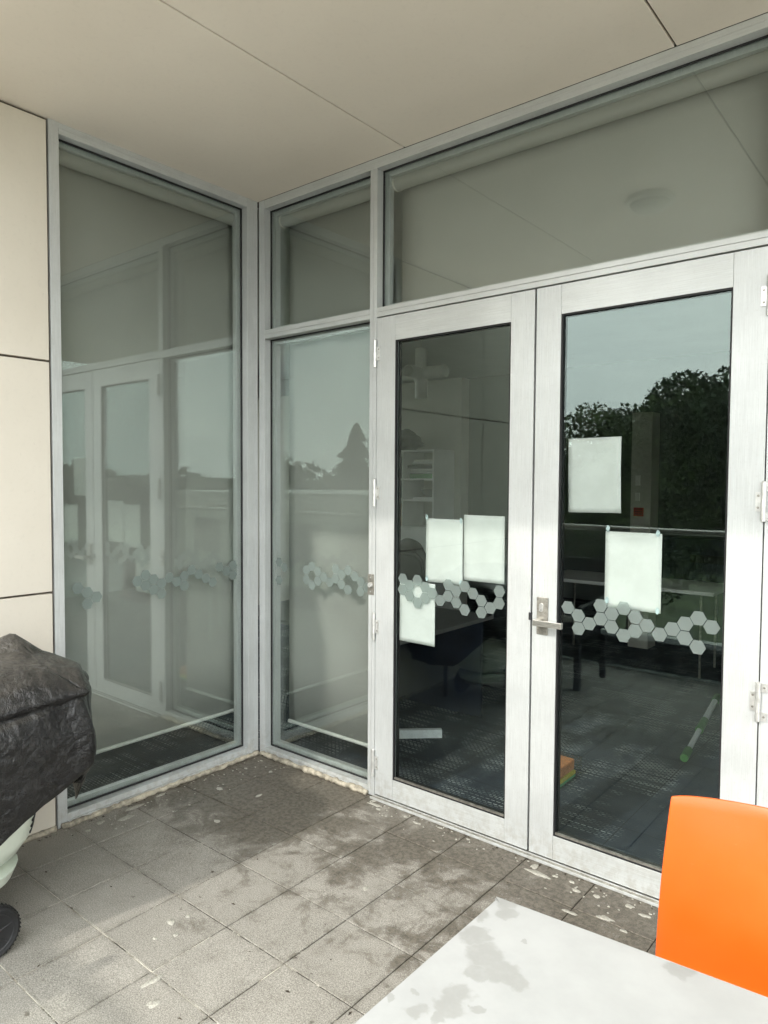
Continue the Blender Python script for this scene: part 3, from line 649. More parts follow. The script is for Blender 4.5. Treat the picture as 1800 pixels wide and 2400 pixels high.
# interior: column with signs and switches
colm = thing('interior_column', 'grey column inside, seen through the handled door, with switches', 'column', (0.76, 4.3, 0))
part('shaft', B(0.655, 0.85, 4.2, 4.42, 0, 2.315), 'wall_in', colm)
part('switch_plate', B(0.70, 0.745, 4.190, 4.1995, 1.60, 1.70), 'off_white', colm)
part('switch_plate', B(0.70, 0.745, 4.190, 4.1995, 1.45, 1.53), 'off_white', colm)
rs = solo('warning_sign', B(0.69, 0.785, 4.185, 4.1985, 1.30, 1.385), 'red', 'small red sign fixed on the grey interior column', 'sign', (0.737, 4.19, 1.34))
for k in range(3): part('print_line', B(0.70, 0.775, 4.1836, 4.1846, 1.318 + k * 0.024, 1.326 + k * 0.024), 'sign_black', rs)

# interior: bookshelf
sh = thing('bookshelf', 'white open bookshelf unit full of stationery against the interior wall', 'shelf', (-1.3, 3.0, 0))
SX0, SX1, SY0, SY1 = -2.10, -0.775, 2.86, 3.215
part('side_panel', B(SX0, SX0 + .018, SY0, SY1, 1.16, 1.94), 'white_lam', sh)
part('side_panel', B(SX1 - .018, SX1, SY0, SY1, 1.16, 1.94), 'white_lam', sh)
for x in (-1.16, -1.60): part('divider', B(x - .008, x + .008, SY0, SY1, 1.178, 1.922), 'white_lam', sh)
for z in (1.16, 1.432, 1.64, 1.922): part('shelf_board', B(SX0 + .018, SX1 - .018, SY0 - .001, SY1, z, z + .018), 'white_lam', sh)
cab = thing('drawer_cabinet', 'white drawer cabinet beneath the open bookshelf', 'cabinet', (-1.4, 3.0, 0))
part('carcass', B(-2.1, -0.775, 2.84, 3.215, 0.0, 1.158), 'white_lam', cab)
for k in range(3):
    for z in (0.03, 0.40, 0.78):
        dr = part('drawer_front', B(-2.09 + k * .44, -1.66 + k * .44, 2.822, 2.839, z, z + .36), 'white_lam', cab)
        part('handle', B(-1.90 + k * .44, -1.84 + k * .44, 2.812, 2.8215, z + .25, z + .272), 'steel_dull', dr)
hts = 1.6585
for k, (w, t, mm) in enumerate(((.30, .045, 'green_folder'), (.31, .022, 'paper'), (.29, .02, 'white_lam'), (.33, .03, 'grey_lam'), (.27, .018, 'paper'), (.25, .02, 'off_white'))):
    solo('folder', B(-0.80 - w, -0.80, 2.90, 3.18, hts, hts + t), mm, ['green folder at the bottom of the pile on the upper shelf', 'white folder just above the green one on the upper shelf', 'pale folder third from the bottom of the shelf pile',
         'dark grey folder in the middle of the shelf pile', 'white folder second from the top of the shelf pile', 'cream folder topmost of the shelf pile'][k], 'folder', (-0.95, 3.04, hts), 'folders piled on the bookshelf', bevel=.003)
    hts += t + 0.004 + (0.012 if k == 3 else 0)
solo('serving_bowl', MB().lathe([(.05, 0), (.09, .045), (.115, .075), (.109, .075), (.085, .045), (.045, .008)], (-0.92, 3.02, 1.4745), 2, 24), 'grey_lam', 'dark grey bowl on the middle bookshelf', 'bowl', (-0.92, 3.02, 1.4745), smooth=True)
solo('paper_pile', B(-1.07, -0.80, 2.92, 3.17, 1.4505, 1.474), 'paper', 'flat white paper pile beneath the dark bowl', 'paper', (-0.93, 3.04, 1.45))
def lump(c, r, n=20, seed=0, amp=.25):
    m = MB(); vs = []; rows = []
    for i in range(n + 1):
        th = math.pi * i / n; row = []
        for j in range(n + 1):
            ph = 2 * math.pi * (j % n) / n
            d = Vector((math.sin(th) * math.cos(ph), math.sin(th) * math.sin(ph), math.cos(th)))
            k = 1 + amp * mnoise.noise(d * 2.2 + Vector((seed, 0, 0)))
            p = Vector((d.x * r[0] * k, d.y * r[1] * k, d.z * r[2] * k)); p.z = max(p.z, -r[2] * .75)
            row.append(Vector(c) + p)
        rows.append(row)
    return m.grid(rows)
solo('cloth_bag', lump((-1.38, 3.03, 1.55 - .012), (.19, .12, .10), seed=3), 'blue_cloth', 'crumpled blue cloth bag on the middle shelf', 'bag', (-1.38, 3.03, 1.46), smooth='all')
solo('fabric_bundle', lump((-1.38, 3.03, 1.755), (.19, .12, .125), seed=5), 'dark_cloth', 'dark fabric bundle on the upper shelf', 'bag', (-1.38, 3.03, 1.66), smooth='all')
solo('rucksack', lump((-1.30, 3.03, 2.035), (.24, .14, .12), seed=8), 'dark_cloth', 'dark bag lying on top of the bookshelf', 'bag', (-1.30, 3.03, 1.94), smooth='all')
bx = solo('game_box', B(-1.36, -1.19, 2.90, 2.96, 1.1785, 1.405), 'card', 'brown cardboard box with small prints on the lowest shelf', 'box', (-1.27, 2.93, 1.18))
for a in range(2):
    for c in range(3): part('print', B(-1.335 + a * .07, -1.295 + a * .07, 2.8985, 2.8998, 1.20 + c * .06, 1.235 + c * .06), ('sponge_y', 'dark_cloth', 'off_white')[(a + c) % 3], bx)

# interior: pipe cross on the wall
pc = thing('pipe_cross', 'white plastic pipe cross with one open end pointing outwards, high on the interior wall', 'pipe', (-1.08, 3.15, 2.5))
c0 = Vector((-1.085, 3.06, 2.72)); rr = .062
def pipe(a, b2, name='pipe_arm'): return part(name, MB().tube([a, b2], rr, 22, caps=True), 'pvc', pc, smooth=True)
pipe(c0 + Vector((0, 0, -.25)), c0 + Vector((0, 0, .25)))
pipe(c0 + Vector((-.30, 0, 0)), c0 + Vector((.30, 0, 0)))
m = MB(); n = 24
m.lathe([(rr, .02), (rr, -.22), (rr * .9, -.22), (rr * .9, -.02)], (c0.x, c0.y, c0.z), 1, n)
part('open_pipe_arm', m, 'pvc', pc, smooth=True)
part('hanging_rod', MB().tube([c0 + Vector((0, 0, .24)), (c0.x, c0.y, 3.236)], .006, 10), 'steel', pc, smooth=True)
part('hub', MB().tube([c0 + Vector((0, 0, -.085)), c0 + Vector((0, 0, .085))], rr * 1.14, 22), 'pvc', pc, smooth=True)

# interior: desk by the door
dk = thing('office_desk', 'dark grey office desk just inside the handleless door', 'desk', (0.1, 1.1, 0))
part('desk_top', B(-0.75, 0.755, 0.36, 1.42, 0.695, 0.72), 'grey_lam', dk, bevel=.002)
part('modesty_panel', B(-0.70, 0.735, 1.30, 1.318, 0.04, 0.694), 'navy_panel', dk)
part('leg', B(0.44, 0.50, 0.60, 0.66, 0.05, 0.695), 'alu_tube', dk); part('leg', B(-0.60, -0.54, 0.60, 0.66, 0.05, 0.695), 'alu_tube', dk)
m = MB(); a = Vector((0.25, 0.53, 0)); c = Vector((0.678, 0.925, 0)); dd = (c - a).normalized(); nn = Vector((-dd.y, dd.x, 0)) * 0.02
m.add([a - nn, c - nn, c + nn, a + nn, *(q + Vector((0, 0, .052)) for q in (a - nn, c - nn, c + nn, a + nn))], [(3, 2, 1, 0), (4, 5, 6, 7), (0, 1, 5, 4), (1, 2, 6, 5), (2, 3, 7, 6), (3, 0, 4, 7)])
part('foot_bar', m, 'alu_tube', dk, bevel=.002)
# interior: stool / chair with a bent black tube
ch = thing('task_chair', 'black task chair with curved tube arm inside, beside the bookshelf', 'chair', (-0.55, 2.0, 0))
part('seat', lump((-0.60, 2.05, 0.47), (.25, .24, .045), amp=.03), 'dark_plastic', ch, smooth='all')
part('backrest', lump((-0.62, 2.27, 0.86), (.22, .04, .26), amp=.03), 'dark_plastic', ch, smooth='all')
part('arm_tube', MB().tube([(-0.33, 2.15, .45), (-0.32, 2.10, .75), (-0.325, 2.06, 0.96), (-0.36, 2.0, 1.02), (-0.45, 1.95, 1.03), (-.55, 1.95, 1.03)], .019, 12), 'black', ch, smooth=True)
part('column', MB().tube([(-.6, 2.05, .05), (-.6, 2.05, .45)], .03, 14), 'chrome', ch, smooth=True)
for k in range(5):
    t = 2 * math.pi * k / 5; part('base_leg', MB().tube([(-.6, 2.05, .09), (-.6 + .28 * math.cos(t), 2.05 + .28 * math.sin(t), .05)], [.022, .015], 10), 'dark_plastic', ch)
# interior: white tables at the back
def wtable(label, x0, x1, y0, y1):
    t = thing('white_table', label, 'table', ((x0 + x1) / 2, (y0 + y1) / 2, 0), 'white tables inside')
    part('table_top', B(x0, x1, y0, y1, .71, .74), 'white_lam', t, bevel=.002)
    for x in (x0 + .12, x1 - .12):
        for y in (y0 + .1, y1 - .1): part('leg', MB().tube([(x, y, 0), (x, y, .71)], .010, 10), 'steel_dull', t, smooth=True)
wtable('white table with thin legs deep inside the room, seen through the handled door', 0.10, 1.66, 3.34, 4.0)
lc = thing('low_cupboard', 'dark low cupboard with a slot at the back of the room', 'cupboard', (1.2, 5.3, 0))
part('carcass', B(0.2, 2.4, 5.0, 5.6, 0, 1.05), 'navy_panel', lc); part('slot', B(1.0, 1.55, 4.985, 4.9995, .80, .88), 'black', lc)

# interior: telescopic pole, sponges
pol = thing('telescopic_pole', 'green and silver telescopic pole lying on the carpet', 'pole', (1.9, 2.1, 0))
A0 = Vector((1.990, 1.50, .0255)); A1 = Vector((1.822, 2.86, .0255)); dv = A1 - A0
def seg(name, t0, t1, r, mm): part(name, MB().tube([A0 + dv * t0, A0 + dv * t1], r, 16), mm, pol, smooth=True)
seg('end_cap', 0, .11, .023, 'green_plastic'); seg('inner_tube', .11, .40, .0155, 'alu_tube'); seg('lock_collar', .40,   .50, .025, 'green_plastic'); seg('lock_ring', .505, .57, .0245, 'green_plastic')
seg('outer_tube', .57, .93, .020, 'alu_tube'); seg('tip', .93, 1.03, .025, 'green_plastic')
sp = thing('sponge_pack', 'plastic-wrapped pack of orange, yellow and green sponges on the carpet by the door', 'sponges', (1.56, 0.80, 0))
def rbox(x0, x1, y0, y1, z0, z1): return B(x0, x1, y0, y1, z0, z1)
part('sponge', rbox(1.42, 1.595, 0.62, 0.90, .004, .018), 'sponge_g', sp, bevel=.006)
part('sponge', rbox(1.42, 1.595, 0.62, 0.90, .019, .042), 'sponge_y', sp, bevel=.006)
part('sponge', rbox(1.425, 1.590, 0.625, 0.895, .043, .105), 'sponge_o', sp, bevel=.010)
part('wrapper', rbox(1.41, 1.612, 0.59, 0.95, .001, .112), 'wrap', sp, bevel=.014)

# ------------------------------------------------------------------ outside: balustrade
bal = thing('glass_balustrade', 'glass balustrade with round steel handrail along the terrace edge, seen reflected', 'balustrade', (3, YE, 0))
part('handrail', MB().tube([(0.02, YE, 1.225), (XE, YE, 1.225)], .025, 16), 'steel', bal, smooth=True)
part('base_channel', B(0.02, XE, YE - .03, YE + .03, 0.0, .016), 'alu_h', bal)
for k in range(5):
    x0 = 0.05 + k * 1.23
    part('glass_panel', B(x0, x0 + 1.215, YE - .006, YE + .006, .017, 1.20), 'glass_clear', bal)
par = solo('parapet_kerb', B(-0.05, XE, YE - .34, YE - .10, -0.5, .06), 'dark_stone', 'dark stone block kerb behind the balustrade glass', 'kerb', (3, YE - .2, 0))
for j, (z0, z1) in enumerate(((.062, .15), (.153, .245))):
    for k in range(13):
        x0 = -0.05 + k * .48 + (.24 if j else 0)
        part('stone_block', B(x0, x0 + .474, YE - .33, YE - .12, z0, z1), 'dark_stone', par, bevel=.003)

# ------------------------------------------------------------------ outside: ceiling light on the soffit
cl_ = thing('soffit_light', 'round domed light fitting on the soffit above the doors', 'light', (1.78, -1.22, HC))
part('base_ring', MB().lathe([(.125, 0), (.135, -.012), (.135, -.03), (.11, -.03)], (1.78, -1.22, HC), 2, 32), 'off_white', cl_, smooth=True)
part('diffuser', MB().lathe([(.108, -.031), (.098, -.055), (.07, -.075), (.03, -.085), (.004, -.087)], (1.78, -1.22, HC), 2, 32), 'off_white', cl_, smooth='all')

# ------------------------------------------------------------------ covered barbecue
bbq = thing('covered_barbecue', 'barbecue on a cart under a crumpled black cover beside the cladded wall', 'barbecue', (0.42, -1.80, 0))
foot = [(0.735, -1.455), (0.60, -1.385), (0.42, -1.295), (0.26, -1.215), (0.135, -1.165), (0.085, -1.23), (0.075, -1.8), (0.10, -2.25), (0.25, -2.33), (0.55, -2.33), (0.72, -2.27), (0.75, -1.9)]
def resample(poly, n):
    P = [Vector(p) for p in poly] + [Vector(poly[0])]; L = [0]
    for a, c in zip(P[:-1], P[1:]): L.append(L[-1] + (c - a).length)
    out = []
    for k in range(n):
        s = L[-1] * k / n
        for i in range(len(L) - 1):
            if L[i] <= s <= L[i + 1]:
                t = (s - L[i]) / (L[i + 1] - L[i]); out.append(P[i].lerp(P[i + 1], t)); break
    return out
NP = 250; ringp = resample(foot, NP); cen = Vector((0.42, -1.82))
def ridged(p, k):
    v = 0; a = 1.0; p = Vector(p)
    for i in range(4):
        v += a * (1 - abs(mnoise.noise(p * k)) * 2.0); a *= .5; k *= 2.05
    return v
CRD = [(Vector((random.gauss(0, 1), random.gauss(0, 1), random.gauss(0, 1))).normalized(), random.uniform(.11, .42), random.random()) for _ in range(10)]
def crumple(p):
    p = Vector(p) + Vector((mnoise.noise(Vector(p) * 4), mnoise.noise(Vector(p) * 4 + Vector((9, 0, 0))), mnoise.noise(Vector(p) * 4 + Vector((0, 9, 0))))) * .05
    v = 0
    for n_, lam, o_ in CRD: v += (abs(((p.dot(n_) / lam + o_) % 2) - 1) - .5) * lam
    return v / .75
rows = []
def edge_z(q):
    return .862 - .105 * max(0, min(1, (.62 - q.x) / .5)) * max(0, min(1, (q.y + 1.75) / .45))
def topz(q):
    d = (q - cen); rx = abs(d.x) / .33; ry = abs(d.y) / .50
    r = min(1, (rx ** 2.6 + ry ** 3.5))
    z = edge_z(q) + (.98 - edge_z(q)) * (1 - r) ** .7
    pk = (q - Vector((0.40, -1.57))).length
    z += .050 * max(0, 1 - pk / .10)
    return z
lv = []
for i in range(52):            # side walls from the hem up
    t = i / 51; row = []
    for p in ringp:
        yy = p.y; front = max(0, min(1, (p.x - .45) / .25))
        hem = .36 + .05 * mnoise.noise((p.x * 5, p.y * 5, 0)) + (.17 * max(0, min(1, (yy + 1.80) / .35))) * front - .02 * (1 - front)
        z = hem + (edge_z(p) - hem) * t
        bul = 1.0 + .05 * math.sin(math.pi * t) * (1 if p.y > -1.5 else .3) - .10 * (1 - t) * (0.4 + 0.6 * (1 - front))
        q = cen + (p - cen) * bul
        out = (p - cen).normalized()
        k = 1 + crumple((q.x, q.y, z)); k2 = ridged((q.x, q.y, z * 1.4 + 7), 4.5)
        dsp = (.056 * (k - 1.0) + .003 * (k2 - 1.0)) * min(1, 6 * t + .5) * (1 if t < .9 else .3)
        dsp += .014 * max(0, 1 - abs(t - .945) / .05) - .012 * max(0, 1 - abs(t - .875) / .035)      # the seam along the top edge stands proud
        cz = .66 - (p.x - .50) * 2.2 * (1 if p.y > -1.5 else 0)
        if p.y > -1.5 and .40 < p.x < .66: dsp -= .030 * math.exp(-((z - cz) / .022) ** 2)          # a deep diagonal fold
        row.append((q.x + out.x * dsp, q.y + out.y * dsp, z + .006 * mnoise.noise((q.x * 18, q.y * 18, z * 18))))
    row.append(row[0]); rows.append(row)
for i in range(1, 26):         # top
    t = i / 25; row = []
    for p in ringp:
        q = cen + (p - cen) * (1 - t) * 1.0
        z = topz(q) + (.030 * crumple((q.x * 1.4, q.y, .9)) + .006 * (ridged((q.x, q.y * .6, 3.3), 3.6) - 1.1)) * min(1, t * 6) - .0
        row.append((q.x, q.y, z))
    row.append(row[0]); rows.append(row)
part('cover', MB().grid(rows), 'cover', bbq, smooth='all', solid=0.0025)
bowl = MB(); prof = [(0.05, .205), (.16, .212), (.235, .245), (.282, .31), (.300, .40), (.300, .55)]
vs = []; nb = 40
for r, h in prof:
    for k in range(nb):
        t = 2 * math.pi * k / nb; vs.append((0.43 + r * .82 * math.cos(t), -1.83 + r * 1.06 * math.sin(t), h))
bowl.add(vs, [(i * nb + k, i * nb + (k + 1) % nb, (i + 1) * nb + (k + 1) % nb, (i + 1) * nb + k) for i in range(len(prof) - 1) for k in range(nb)] + [tuple(range(nb - 1, -1, -1))])
bo = part('bowl', bowl, 'bbq_bowl', bbq, smooth='all')
for k in range(3):
    t0 = R(58 + 0 * k); pts = []
    z = .318 + k * .022
    rad = .282 + (.018 * (z - .31) / .09)
    for q in range(5):
        t = R(52 + q * 3.2); pts.append((0.43 + (rad + .0005) * .82 * math.cos(t), -1.83 + (rad + .0005) * 1.06 * math.sin(t), z + q * .0075))
    part('vent_slot', MB().tube(pts, .0048, 8), 'black', bo)
part('drip_tray', MB().lathe([(.05, .150), (.165, .155), (.185, .200), (.150, .206)], (0.43, -1.775, 0), 2, 28), 'bbq_bowl', bbq, smooth=True)
for x, y in ((.20, -1.62), (.20, -2.10), (.66, -2.10)):
    part('cart_leg', MB().tube([(x, y, 0.0 if x < .5 else .0), (x, y, .42)], .016, 12), 'dark_plastic', bbq, smooth=True)
part('cart_leg', MB().tube([(.63, -1.79, .10), (.60, -1.80, .42)], .016, 12), 'dark_plastic', bbq, smooth=True)
part('axle', MB().tube([(.20, -1.79, .088), (.76, -1.79, .088)], .009, 10), 'steel_dull', bbq, smooth=True)
part('cart_shelf', B(.18, .60, -2.12, -1.86, .13, .145), 'dark_plastic', bbq)
for wx in (0.715, 0.245):
    cc = (wx, -1.785, .0905)
    wv = part('wheel', MB().lathe([(.060, -.016), (.066, -.020), (.066, .020), (.060, .016)], cc, 0, 36), 'dark_plastic', bbq, smooth=True)
    part('tyre', MB().lathe([(.066, -.018), (.078, -.023), (.086, -.018), (.0895, -.008), (.0895, .008), (.086, .018), (.078, .023), (.066, .018)], cc, 0, 44), 'black', wv, smooth=True)
    for k in range(44):
        t = 2 * math.pi * k / 44
    tr_ = MB()
    for k in range(40):
        t = 2 * math.pi * k / 40; cy, cz = cc[1] + .0893 * math.cos(t), cc[2] + .0893 * math.sin(t)
        if cz > .006: tr_.tube([(wx - .016, cy, cz), (wx + .016, cy, cz)], .0026, 5)
    part('tread', tr_, 'black', wv)
    part('hub', MB().lathe([(.016, -.024), (.018, -.02), (.018, .02), (.014, .027)], cc, 0, 20), 'dark_plastic', wv, smooth=True)
    for k in range(6):
        t = 2 * math.pi * k / 6 + .3; dx = Vector((0, math.cos(t), math.sin(t)))
        part('spoke', MB().tube([Vector(cc) + dx * .015 + Vector((.012, 0, 0)), Vector(cc) + dx * .063 + Vector((.012, 0, 0))], [.008, .0065], 8), 'dark_plastic', wv)

# ------------------------------------------------------------------ foreground table
tb = thing('cafe_table', 'white water-stained cafe table in the right foreground', 'table', (2.86, -1.83, 0))
ang = R(3.9); tc0 = Vector((2.4616, -1.4383)); ux = Vector((math.cos(ang), math.sin(ang))); uy = Vector((-math.sin(R(-0.9)), math.cos(R(-0.9))))
rc = .016; WT, DT = 0.80, 0.80
def tp(u, v): q = tc0 + ux * u - uy * v; return (q.x, q.y)
poly = []
for cu, cv, t0 in ((rc, rc, 180), (rc, DT - rc, 90), (WT - rc, DT - rc, 0), (WT - rc, rc, 270)):
    for k in range(6):
        t = R(t0 - k * 18); poly.append(tp(cu + rc * math.cos(t), cv + rc * math.sin(t)))
# order the rounded corners consistently
cm = sum((Vector(p) for p in poly), Vector((0, 0))) / len(poly)
poly.sort(key=lambda p: math.atan2(p[1] - cm.y, p[0] - cm.x))
part('table_top', MB().prism(poly, 2, .715, .740), 'table', tb, bevel=.003)
part('apron', MB().prism([tp(.06, .06), tp(.06, DT - .06), tp(WT - .06, DT - .06), tp(WT - .06, .06)], 2, .665, .7145), 'alu_tube', tb)
for u in (.08, WT - .08):
    for v in (.08, DT - .08):
        q = tp(u, v); part('leg', MB().tube([(q[0], q[1], 0), (q[0], q[1], .665)], .019, 14), 'alu_tube', tb, smooth=True)

# ------------------------------------------------------------------ orange chair
oc = thing('orange_chair', 'orange moulded plastic chair pushed up to the white table', 'chair', (2.84, -1.05, 0))
CA = R(5.0); ccx, ccy = 2.900, -0.985     # centre of the back at its top; the chair faces the table
prof = []        # (forward, height, halfwidth): from the top of the back down to the front of the seat
for k in range(15):
    t = k / 14; prof.append((-.030 + .030 * t + .022 * math.sin(math.pi * t), .880 - .405 * t, .216 + .030 * t))
for k in range(1, 9):
    t = k / 8 * math.pi / 2; prof.append((.0 + .07 * (1 - math.cos(t)) , .475 - .045 * math.sin(t), .246))
for k in range(1, 12):
    t = k / 11; prof.append((.07 + .31 * t, .430 + .012 * t - .022 * max(0, t - .8) / .2, .246 - .020 * t))
rows = []
for i, (fw, z, hw) in enumerate(prof):
    r = []
    for j in range(25):
        s = j / 24 * 2 - 1
        back = max(0, 1 - i / 18)
        wrap = .050 * back * s * s                       # the back is dished round the sitter
        dish = -.012 * (1 - s * s) * (1 - back)
        lz = z - (.006 * abs(s) ** 10 if i == 0 else 0)
        lx = s * hw; ly = -(fw + wrap)                    # forward is -y (towards the table)
        r.append((ccx + lx * math.cos(CA) - ly * math.sin(CA), ccy + lx * math.sin(CA) + ly * math.cos(CA), lz + dish))
    rows.append(r)
shell = part('seat_shell', MB().grid(rows), 'orange', oc, smooth='all', solid=.0075, bevel=.0024)
def cpt(lx, ly, z): return (ccx + lx * math.cos(CA) - ly * math.sin(CA), ccy + lx * math.sin(CA) + ly * math.cos(CA), z)
for sx in (-1, 1):
    part('leg', MB().tube([cpt(sx * .19, -.12, .418), cpt(sx * .215, -.02, 0)], .011, 12), 'chrome', oc, smooth=True)
    part('leg', MB().tube([cpt(sx * .18, -.34, .418), cpt(sx * .20, -.43, 0)], .011, 12), 'chrome', oc, smooth=True)

# ------------------------------------------------------------------ black wicker chair by the balustrade (seen only as a reflection)
wc = thing('wicker_chair', 'black wicker armchair by the balustrade, seen reflected in the handled door', 'chair', (0.62, -2.62, 0))
part('seat', B(0.36, 0.90, -2.90, -2.38, .36, .44), 'wicker', wc, bevel=.03)
part('backrest', MB().prism([(-2.98, .40), (-2.90, .40), (-2.97, .98), (-3.03, .98)], 0, 0.36, 0.90), 'wicker', wc, bevel=.02)
for x in (0.34, 0.90): part('arm', MB().prism([(-2.98, .44), (-2.42, .44), (-2.38, .66), (-2.98, .70)], 0, x, x + .05), 'wicker', wc, bevel=.012)
for x in (.38, .90):
    for y in (-2.92, -2.42): part('leg', B(x - .022, x + .022, y - .022, y + .022, 0, .36), 'wicker', wc)

# ------------------------------------------------------------------ soap suds on the tiles
def suds(name, cx, cy, rx, ry, seed, label):
    m = MB(); n = 26; top = []; low = []
    for k in range(n):
        t = 2 * math.pi * k / n; q = 1 + .55 * mnoise.noise((math.cos(t) * 1.3 + seed, math.sin(t) * 1.3, seed * 2.1))
        low.append((cx + rx * q * math.cos(t), cy + ry * q * math.sin(t), .0004)); top.append((cx + rx * q * .8 * math.cos(t), cy + ry * q * .8 * math.sin(t), .0028))
    m.add(low + top, [(k, (k + 1) % n, n + (k + 1) % n, n + k) for k in range(n)] + [tuple(range(n, 2 * n))])
    return m
spots = [(0.97, -0.075, .045, .012), (0.93, -0.05, .012, .018), (1.01, -0.10, .016, .010), (1.16, -0.075, .012, .008), (1.24, -0.09, .02, .008), (1.35, -.06, .014, .006), (1.51, -.065, .012, .006),
         (1.88, -0.115, .05, .016), (1.85, -0.075, .014, .020), (1.95, -.09, .012, .007), (2.02, -.085, .012, .008), (2.06, -.13, .018, .010), (2.14, -.115, .012, .012), (2.10, -.28, .03, .010), (2.26, -.10, .02, .014), (2.33, -.12, .02, .010), (2.22, -.23, .03, .014), (2.30, -.26, .014, .008),
         (0.22, -0.46, .022, .014), (0.12, -.20, .012, .008), (0.10, -.07, .010, .006), (0.26, -.14, .012, .010), (.50, -.69, .016, .012), (.07, -.86, .014, .05), (.05, -.70, .01, .03), (.14, -.95, .02, .04), (.44, -.38, .008, .02),
         (1.00, -1.28, .022, .014), (1.02, -1.22, .010, .008), (1.08, -1.31, .008, .010), (1.04, -1.37, .009, .007), (1.22, -1.50, .012, .034), (1.31, -1.55, .016, .020), (1.38, -1.66, .030, .022), (1.41, -.66, .013, .012), (.09, -1.05, .016, .02), (.12, -1.13, .012, .012)]
sm = MB()
for k, (a, c, rx, ry) in enumerate(spots):
    q = suds('s', a, c, rx, ry, k * 1.7 + .3, ''); sm.add(q.v, q.f)
for k in range(130):
    if k % 2: a, c = random.uniform(.95, 2.5), -abs(random.gauss(0, .06)) - .04
    else: a, c = abs(random.gauss(0, .12)) + .03, random.uniform(-1.2, -.05)
    q = suds('s', a, c, random.uniform(.002, .006), random.uniform(.002, .005), k * .9, ''); sm.add(q.v, q.f)
stuff('soap_suds', sm, 'suds', 'whitish soap suds and drops left on the terrace tiles', smooth='all')

# grit, leaf bits and twigs caught along the walls and joints
lm = MB()
for k in range(150):
    w_ = k % 3
    if w_ == 0: a, c = random.uniform(.9, 2.6), -.042 - abs(random.gauss(0, .012))
    elif w_ == 1: a, c = .035 + abs(random.gauss(0, .012)), random.uniform(-1.6, -.03)
    else: a, c = random.uniform(.1, 2.3), random.uniform(-1.7, -.05)
    t = random.uniform(0, 6.28); L_ = random.uniform(.003, .010); w2 = L_ * random.uniform(.25, .6); h_ = random.uniform(.001, .004)
    dx, dy = math.cos(t) * L_, math.sin(t) * L_; ex, ey = -math.sin(t) * w2, math.cos(t) * w2
    lm.add([(a - dx, c - dy, .0012), (a + ex, c + ey, h_), (a + dx, c + dy, .0012), (a - ex, c - ey, h_ + .001)], [(0, 1, 2, 3)])
stuff('leaf_litter', lm, 'litter', 'tiny dry leaf bits and grit caught along the tile joints', solid=.0006)

# ------------------------------------------------------------------ surroundings (seen reflected in the glass)
GZ = -3.0
struct('ground', MB().grid([[(x, y, GZ) for x in np.linspace(-400, 400, 9)] for y in np.linspace(-400, 400, 9)]), 'grass')
struct('bounce_paving', B(-60, 60, -19.0, -3.9, GZ - .2, GZ + .02), 'concrete')  # pale slab added out of view to bounce light up to the soffit
rows = []
for i, rdist in enumerate((70, 85, 100, 125, 160)):
    rows.append([(rdist * math.cos(t), rdist * math.sin(t), GZ + (0, 1.5, 3.2, 4.6, 5.0)[i] * (1 + .35 * mnoise.noise((t * 3, i * .5, 1))) ) for t in np.linspace(R(180), R(360), 90)])
struct('hill', MB().grid(rows), 'hill', smooth='all')

def leaf_cloud(mb_pts, size, seed, up=0.3):
    rg = np.random.default_rng(seed); n = len(mb_pts)
    a = rg.normal(size=(n, 3)); a /= np.linalg.norm(a, axis=1)[:, None]
    b_ = rg.normal(size=(n, 3)); b_ -= a * (a * b_).sum(1)[:, None]; b_ /= np.linalg.norm(b_, axis=1)[:, None]
    s = size * rg.uniform(.6, 1.3, size=(n, 1))
    P = np.asarray(mb_pts)
    V = np.stack([P - a * s, P + b_ * s * .55, P + a * s, P - b_ * s * .55], 1).reshape(-1, 3)
    m = MB(); m.v = [tuple(p) for p in V]; m.f = [(4 * i, 4 * i + 1, 4 * i + 2, 4 * i + 3) for i in range(n)]; return m
def crown_pts(c, r, n, seed, lobes=22):
    rg = np.random.default_rng(seed); out = []
    L = rg.normal(size=(lobes, 3)); L /= np.linalg.norm(L, axis=1)[:, None]; L *= rg.uniform(.35, .8, (lobes, 1)); L[:, 2] = np.abs(L[:, 2]) * .9 - .25
    rad = rg.uniform(.22, .42, lobes)
    k = rg.integers(0, lobes, n); d = rg.normal(size=(n, 3)); d /= np.linalg.norm(d, axis=1)[:, None]
    q = L[k] + d * (rad[k] * rg.uniform(.55, 1.05, n) ** .5)[:, None]
    return np.array(c) + q * np.array(r)
def tree(name, label, base, h, c, r, n, size, seed, mm, group='trees beyond the terrace'):
    t = thing(name, label, 'tree', base, group)
    m = MB(); top = Vector(c)
    m.tube([base, Vector(base).lerp(top, .45), Vector(base).lerp(top, .9)], [.20 * h / 6, .15 * h / 6, .07 * h / 6], 10)
    rg = random.Random(seed)
    for k in range(7):
        a = Vector(base).lerp(top, rg.uniform(.45, .85)); t2 = rg.uniform(0, 6.28)
        m.tube([a, a + Vector((math.cos(t2) * r[0] * .35, math.sin(t2) * r[1] * .35, r[2] * .2)), a + Vector((math.cos(t2) * r[0] * .7, math.sin(t2) * r[1] * .7, r[2] * .45))], [.07 * h / 6, .045 * h / 6, .02], 7)
    part('trunk', m, 'bark', t)
    part('crown', leaf_cloud(crown_pts(c, r, n, seed), size, seed), mm, t)
    return t
tree('broadleaf_tree', 'large dark green broadleaf tree filling the reflection in the handled door', (0.4, -12.5, GZ), 7, (0.2, -12.5, 2.2), (3.6, 2.8, 3.9), 85000, .060, 11, 'leaf_b')
tree('broadleaf_tree', 'green broadleaf tree at the right of the reflected hedge', (3.6, -13.0, GZ), 7.5, (3.9, -13.0, 2.9), (3.2, 2.6, 3.7), 42000, .068, 12, 'leaf_a')
